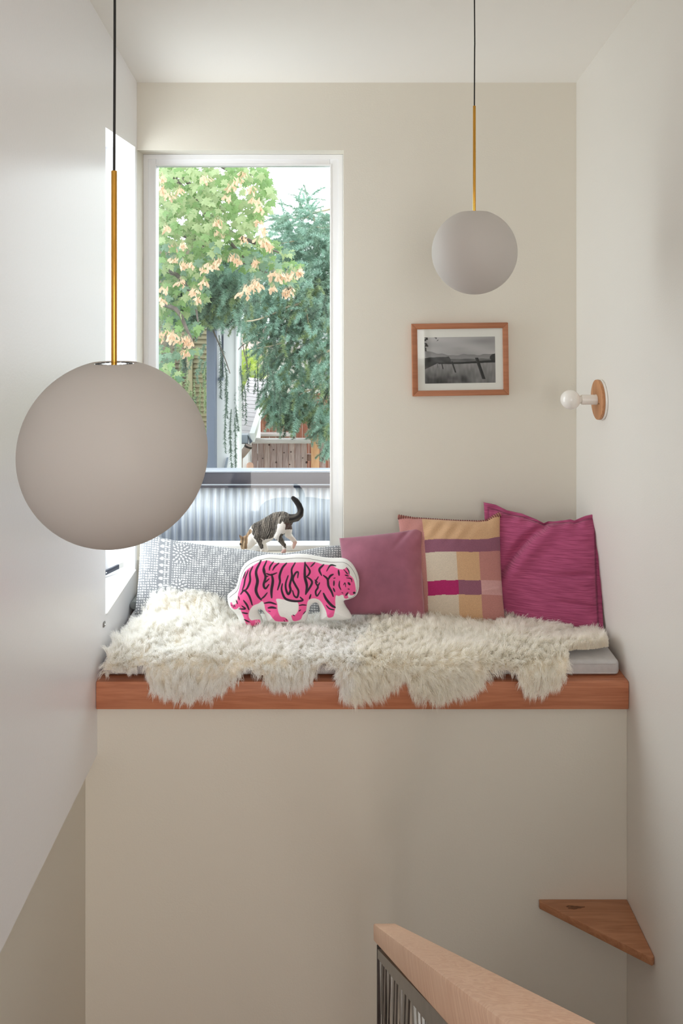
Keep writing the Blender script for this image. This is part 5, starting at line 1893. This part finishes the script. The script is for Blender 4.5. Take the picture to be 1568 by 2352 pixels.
limb('trunk', [(-4.6, 7.6, -0.03), (-4.5, 7.6, 2.0), (-4.3, 7.5, 4.4), (-4.0, 7.4, 6.5)], 0.22, 0.09, M['bark'], maple, 10)
for pp in ([(-4.45, 7.55, 2.6), at(120, 560, 7.2), at(385, 400, 7.0), at(470, 490, 7.0), at(560, 590, 6.9), at(640, 640, 6.8), at(690, 615, 6.8)],
           [(-4.4, 7.5, 3.4), at(150, 380, 7.3), at(370, 395, 7.1), at(420, 430, 7.0), at(520, 480, 7.0), at(600, 440, 6.9)],
           [(-4.4, 7.5, 3.0), at(200, 620, 7.2), at(380, 620, 6.9), at(440, 680, 6.8), at(455, 740, 6.7)],
           [(-4.5, 7.6, 2.2), at(200, 720, 7.0), at(380, 700, 6.6), at(430, 760, 6.5), at(445, 800, 6.5)],
           [(-4.4, 7.5, 4.2), at(200, 300, 7.4), at(420, 330, 7.3), at(520, 390, 7.2), at(600, 405, 7.1)],
           [(-4.4, 7.5, 3.2), at(250, 500, 7.5), at(420, 540, 7.3), at(540, 600, 7.2), at(650, 610, 7.0)],
           [at(470, 490, 7.0), at(520, 530, 6.9), at(590, 560, 6.8), at(640, 580, 6.7)]):
    limb('branch', pp, 0.030, 0.006, M['bark'], maple)
zones = [  # polygon (px), count, depth range
    ([(150, 300), (540, 330), (575, 385), (560, 450), (605, 520), (560, 545), (540, 600), (470, 640), (380, 640), (150, 640)], 1150, (6.6, 7.6)),
    ([(360, 380), (555, 385), (548, 430), (600, 500), (560, 530), (470, 600), (360, 620)], 420, (6.3, 6.9)),
    ([(550, 385), (600, 380), (622, 415), (632, 480), (590, 500), (570, 440)], 95, (6.4, 7.2)),
    ([(540, 540), (620, 545), (700, 600), (700, 640), (650, 655), (600, 640), (560, 620), (500, 590)], 130, (6.5, 7.1)),
    ([(340, 600), (470, 590), (480, 690), (440, 720), (340, 720)], 240, (6.5, 7.4)),
    ([(100, 560), (370, 600), (420, 700), (462, 740), (466, 790), (440, 830), (380, 800), (100, 900)], 340, (6.4, 7.1)),
    ([(300, 800), (370, 790), (415, 850), (412, 885), (300, 900)], 90, (6.3, 6.7)),
]
leaf_list = []
rl = random.Random(12)
for poly, cntl, (za, zb_) in zones:
    xs_, ys_ = [p[0] for p in poly], [p[1] for p in poly]
    got = 0
    while got < cntl:
        x, y = rl.uniform(min(xs_), max(xs_)), rl.uniform(min(ys_), max(ys_))
        if not inpoly(np.array([x]), np.array([y]), poly)[0]:
            continue
        got += 1
        Z = rl.uniform(za, zb_)
        tip = Vector((rl.gauss(0.15, 0.45), rl.gauss(-0.25, 0.3), -0.75 + rl.uniform(-0.3, 0.35)))
        nr = Vector((rl.gauss(0, 0.35), -0.75, 0.65 + rl.gauss(0, 0.3)))
        lime = (Z > 7.3)
        kind = rl.choice((0, 0, 1, 3, 4)) if y < 560 else rl.choice((1, 2, 2, 4, 0))
        leaf_list.append((Z, frame_mat(at(x, y, Z), tip, nr, rl.uniform(0.050, 0.074)), kind, 345 < x < 760 and 370 < y < 900))
vis = sorted([l for l in leaf_list if l[3]], key=lambda l: l[0])
solo, rest = vis[:300], vis[300:] + [l for l in leaf_list if not l[3]]
root_m = Matrix.Translation(-wloc(maple))
for Z, m4, kind, _ in solo:
    o = bpy.data.objects.new('leaf', leafs[kind])
    COL.objects.link(o)
    o.parent = maple
    o.matrix_local = root_m @ m4


def join_np(items, meshes, mats):
    VV, TT, MI = [], [], []
    cache = {}
    b = 0
    for m4, kind in items:
        if kind not in cache:
            me = meshes[kind]
            v = np.empty(len(me.vertices) * 3, dtype=np.float32)
            me.vertices.foreach_get('co', v)
            t = np.array([list(p.vertices) for p in me.polygons])
            cache[kind] = (v.reshape(-1, 3), t, mats.index(me.materials[0]))
        v, t, mi = cache[kind]
        A = np.array(m4)
        VV.append(v @ A[:3, :3].T + A[:3, 3])
        TT.append(t + b)
        MI.append(np.full(len(t), mi))
        b += len(v)
    return np.concatenate(VV), np.concatenate(TT), np.concatenate(MI)


lm = [M['leaf_light'], M['leaf_mid'], M['leaf_blue']]
V, T, MI = join_np([(m4, kind) for _, m4, kind, _ in rest], leafs, lm)
put('foliage', npmesh('foliage', V, [T], lm, midx=MI), maple, kind='stuff')
for (x, y) in [(372, 425), (388, 440), (412, 430), (470, 400), (372, 400), (530, 420), (575, 425), (585, 450), (600, 470), (595, 500), (520, 445), (500, 500), (505, 520), (380, 515),
               (400, 560), (418, 555), (400, 590), (420, 598), (440, 600), (470, 612), (490, 600), (535, 580), (545, 590), (585, 595), (560, 540), (610, 550), (618, 560), (600, 545), (500, 590),
               (630, 620), (645, 625), (660, 625), (675, 620), (690, 615), (655, 665), (665, 660), (628, 655), (585, 640), (595, 645), (575, 650), (560, 660), (375, 655), (372, 680), (415, 640), (445, 660),
               (395, 765), (420, 770), (432, 775), (390, 755), (425, 800), (470, 640), (365, 760), (455, 680), (605, 520), (545, 405), (560, 390)]:
    Z = rl.uniform(6.15, 6.45) if x < 620 else rl.uniform(6.35, 6.6)
    o = bpy.data.objects.new('seed_cluster', rl.choice(seeds))
    COL.objects.link(o)
    o.parent = maple
    o.matrix_local = root_m @ (Matrix.Translation(at(x, y, Z)) @ Matrix.Rotation(rl.uniform(0, 6.28), 4, 'Z') @ Matrix.Scale(rl.uniform(0.062, 0.085), 4))


# --- conifer on the right
def spray_mesh(name, m, seed, n=110, L=1.0, droop=0.35, nl=0.17, curl=0.0, w_=0.0085, fw=(0.35, 1.0)):
    """a twig along +Y with needles all round, drooping; unit length"""
    r = np.random.default_rng(seed)
    t = r.uniform(0.02, 1.0, n) ** 0.8
    base = np.stack([curl * np.sin(t * 3), t * L, -droop * t ** 2], -1)
    ang = r.uniform(0, 2 * np.pi, n)
    fwd = r.uniform(fw[0], fw[1], n)
    d = np.stack([np.cos(ang), fwd, np.sin(ang) * 0.75 - droop * t], -1)
    d /= np.linalg.norm(d, axis=1)[:, None]
    ln = nl * r.uniform(0.7, 1.2, n) * (1 - 0.3 * t)
    tip = base + d * ln[:, None]
    s = np.cross(d, r.normal(0, 1, (n, 3)))
    s /= np.linalg.norm(s, axis=1)[:, None]
    V = np.empty((n, 3, 3))
    V[:, 0], V[:, 1], V[:, 2] = base - s * w_, base + s * w_, tip
    T = np.arange(n * 3).reshape(-1, 3)
    tw = np.linspace(0, 1, 5)
    tb = np.stack([curl * np.sin(tw * 3), tw * L, -droop * tw ** 2], -1)
    Vt, Qt, Tt = tube_np(tb, [0.012, 0.010, 0.008, 0.006, 0.003], 3, caps=False)
    Qt = np.array(Qt)
    Tt = np.concatenate([Qt[:, [0, 1, 2]], Qt[:, [0, 2, 3]]]) + n * 3
    return npmesh(name, np.concatenate([V.reshape(-1, 3), Vt]), [np.concatenate([T, Tt])], m)


sprays = [spray_mesh('spray', M[k], 300 + i, n=190, w_=0.014, nl=0.25, fw=(0.1, 0.65)) for i, k in enumerate(('needle', 'needle_blue', 'needle_olive', 'needle_blue', 'needle', 'needle_dark'))]
con = thing('conifer_tree', (1.9, 9.6, -0.03), 'blue green conifer with drooping needle sprays right of the maple', 'tree')
croot = Matrix.Translation(-wloc(con))
limb('trunk', [(1.9, 9.6, -0.03), (1.88, 9.6, 2.5), (1.85, 9.6, 5.0), (1.82, 9.6, 8.0)], 0.22, 0.05, M['bark'], con, 10)
boughs = []
for pp in ([(1.88, 9.6, 3.1), at(760, 690, 9.2), at(672, 702, 8.6), at(620, 724, 8.5), at(560, 738, 7.9), at(470, 715, 7.7)],
           [(1.88, 9.6, 3.5), at(760, 610, 9.3), at(690, 620, 9.0), at(600, 640, 8.4), at(500, 660, 7.8), at(440, 680, 7.7)],
           [(1.87, 9.6, 3.9), at(770, 540, 9.3), at(700, 550, 9.1), at(640, 560, 9.0), at(570, 570, 8.9)],
           [(1.87, 9.6, 4.3), at(760, 480, 9.4), at(700, 500, 9.3), at(650, 500, 9.2), at(625, 505, 9.1)],
           [(1.88, 9.6, 4.2), at(770, 520, 9.5), at(720, 500, 9.4), at(705, 465, 9.4)],
           [(1.88, 9.6, 2.7), at(765, 800, 9.1), at(735, 880, 8.7), at(700, 900, 8.5), at(660, 920, 8.4)],
           [(1.88, 9.6, 2.9), at(760, 760, 9.0), at(700, 760, 8.6), at(640, 790, 8.4), at(590, 800, 8.3)],
           [(1.88, 9.6, 2.5), at(775, 850, 8.9), at(745, 930, 8.6), at(735, 980, 8.5), at(745, 1030, 8.5)],
           [at(672, 702, 8.6), at(668, 718, 8.45), at(660, 750, 8.4), at(655, 775, 8.4)],
           [at(668, 718, 8.45), at(678, 735, 8.4), at(682, 752, 8.4)],
           [at(700, 705, 8.5), at(705, 725, 8.45), at(708, 745, 8.45)],
           [at(745, 800, 8.6), at(730, 840, 8.5), at(718, 862, 8.4), at(705, 890, 8.4)],
           ):
    limb('bough', pp, 0.015, 0.004, M['twig'], con)
    boughs.append(pp)
limb('bough', [at(480, 730, 7.8), at(490, 760, 7.8), at(505, 795, 7.8), at(517, 825, 7.8), at(528, 858, 7.8)], 0.009, 0.004, M['bark'], con)
czones = [  # polygon, count, depth, size range (m)
    ([(640, 500), (680, 480), (690, 450), (712, 440), (722, 470), (745, 500), (800, 500), (800, 640), (640, 640)], 330, (8.9, 9.8), (0.14, 0.22)),
    ([(560, 560), (700, 520), (820, 520), (820, 760), (560, 700)], 620, (8.7, 9.8), (0.14, 0.22)),
    ([(440, 660), (560, 620), (720, 640), (780, 700), (700, 760), (560, 750), (520, 720), (440, 720)], 560, (8.3, 9.3), (0.12, 0.20)),
    ([(560, 740), (800, 680), (800, 980), (740, 990), (700, 930), (640, 900), (610, 840), (590, 790)], 660, (8.2, 9.4), (0.12, 0.20)),
    ([(600, 890), (705, 900), (700, 950), (665, 975), (625, 955)], 190, (8.3, 8.8), (0.12, 0.18)),
    ([(720, 930), (765, 930), (765, 1050), (738, 1030)], 70, (8.3, 8.8), (0.12, 0.18)),
    ([(395, 650), (500, 650), (490, 740), (400, 730)], 160, (8.3, 9.0), (0.14, 0.20)),
    ([(360, 640), (480, 660), (480, 1010), (360, 1000)], 110, (8.6, 9.3), (0.12, 0.18)),
    ([(470, 590), (575, 570), (575, 700), (470, 700)], 200, (7.4, 7.9), (0.13, 0.19)),
]
sp_list = []
for zi, (poly, cntl, (za, zb_), (s0_, s1_)) in enumerate(czones):
    xs_, ys_ = [p[0] for p in poly], [p[1] for p in poly]
    got = 0
    while got < cntl:
        x, y = rl.uniform(min(xs_), max(xs_)), rl.uniform(min(ys_), max(ys_))
        if not inpoly(np.array([x]), np.array([y]), poly)[0]:
            continue
        got += 1
        Z = rl.uniform(za, zb_)
        if zi != 7 and x < 565:
            Z = rl.uniform(7.35, 7.9)
        down = 0.15 if y < 620 else 0.75
        if zi in (4, 5, 7):
            down = 1.2
        tip = Vector((rl.gauss(-0.35, 0.7), rl.gauss(-0.65, 0.4), rl.gauss(-down * 0.7, 0.5) if y > 520 else rl.gauss(0.5, 0.4)))
        kind = rl.choice((0, 1, 3, 1, 4, 2, 5)) if y > 640 else rl.choice((1, 3, 0, 1, 3, 4))
        if zi == 7:
            kind = rl.choice((2, 0, 5, 4))
        sp_list.append((Z, frame_mat(at(x, y, Z), tip, Vector((rl.gauss(0, .4), -0.5, 0.9)), rl.uniform(s0_, s1_)), kind))
sp_list.sort(key=lambda l: l[0])
for Z, m4, kind in sp_list[:280]:
    o = bpy.data.objects.new('spray', sprays[kind])
    COL.objects.link(o)
    o.parent = con
    o.matrix_local = croot @ m4
cm = [M['needle'], M['needle_blue'], M['needle_olive'], M['needle_dark']]
V, T, MI = join_np([(m4, k_) for _, m4, k_ in sp_list[280:]], sprays, cm)
put('needle_mass', npmesh('needle_mass', V, [T], cm, midx=MI), con, kind='stuff')
# long weeping twigs
for (x, y0_, y1_, Z) in [(497, 745, 800, 8.0), (503, 770, 870, 7.9), (512, 800, 868, 7.95), (508, 860, 915, 7.9), (520, 860, 960, 7.9), (523, 900, 1040, 7.85), (531, 940, 1040, 7.85), (528, 980, 1082, 7.85), (539, 960, 1085, 7.85),
                         (545, 880, 990, 8.0), (552, 840, 960, 8.1), (560, 880, 975, 8.1), (575, 830, 900, 8.2), (585, 850, 905, 8.2), (592, 830, 920, 8.2), (605, 820, 900, 8.2), (614, 840, 920, 8.2), (625, 850, 930, 8.2), (536, 790, 900, 8.1), (640, 880, 960, 8.2), (565, 800, 870, 8.2), (515, 830, 905, 7.9),
                         (430, 850, 930, 8.4), (445, 870, 960, 8.4), (460, 880, 990, 8.4), (470, 850, 950, 8.3), (415, 820, 900, 8.5)]:
    a, b = at(x, y0_, Z), at(x + rl.uniform(-6, 6), y1_, Z + rl.uniform(-0.05, 0.05))
    Ln = (b - a).length
    me = spray_mesh('hanging_twig', M['needle_dark'] if x > 475 else M['needle_olive'], 500 + int(x) + y0_, n=int(Ln * 420), droop=0.0, nl=0.036 / Ln, curl=rl.uniform(-0.06, 0.06), w_=0.003 / Ln)
    o = bpy.data.objects.new('hanging_twig', me)
    COL.objects.link(o)
    o.parent = con
    o.matrix_local = croot @ frame_mat(a, b - a, Vector((rl.uniform(-1, 1), -1, 0)), Ln)
# thin bare twigs
for pts in ([(487, 750), (505, 790), (515, 825), (527, 858)], [(540, 790), (533, 820), (533, 860), (531, 920)], [(560, 790), (550, 800), (541, 812)], [(557, 790), (562, 815), (566, 830), (570, 850)]):
    tube('bare_twig', smooth3([at(x, y, 8.05) for x, y in pts]), 0.0045, M['bark'], con, sides=5)

# --- lime bush far behind
bush = thing('lime_bush', (X(575, 11.8), 12.2, -0.03), 'yellow green bush behind the garage roof', 'bush')
broot = Matrix.Translation(-wloc(bush))
limb('stem', [(X(575, 11.8), 12.2, -0.03), at(574, 950, 12.2), at(576, 880, 12.2)], 0.05, 0.02, M['bark'], bush)
limeleaf = [leaf_mesh('leaf', M['leaf_lime'], 77), leaf_mesh('leaf', M['leaf_light'], 78)]
items = []
for _ in range(520):
    x, y = rl.gauss(572, 17), rl.gauss(885, 48)
    if y < 800:
        continue
    items.append((frame_mat(at(x, y, rl.uniform(11.95, 12.5)), Vector((rl.gauss(0, .6), -0.3, -0.5)), Vector((rl.gauss(0, .4), -0.8, 0.5)), rl.uniform(0.06, 0.10)), rl.choice((0, 0, 1))))
bl = [M['leaf_lime'], M['leaf_light']]
V, T, MI = join_np(items, limeleaf, bl)
put('foliage', npmesh('foliage', V, [T], bl, midx=MI), bush, kind='stuff')
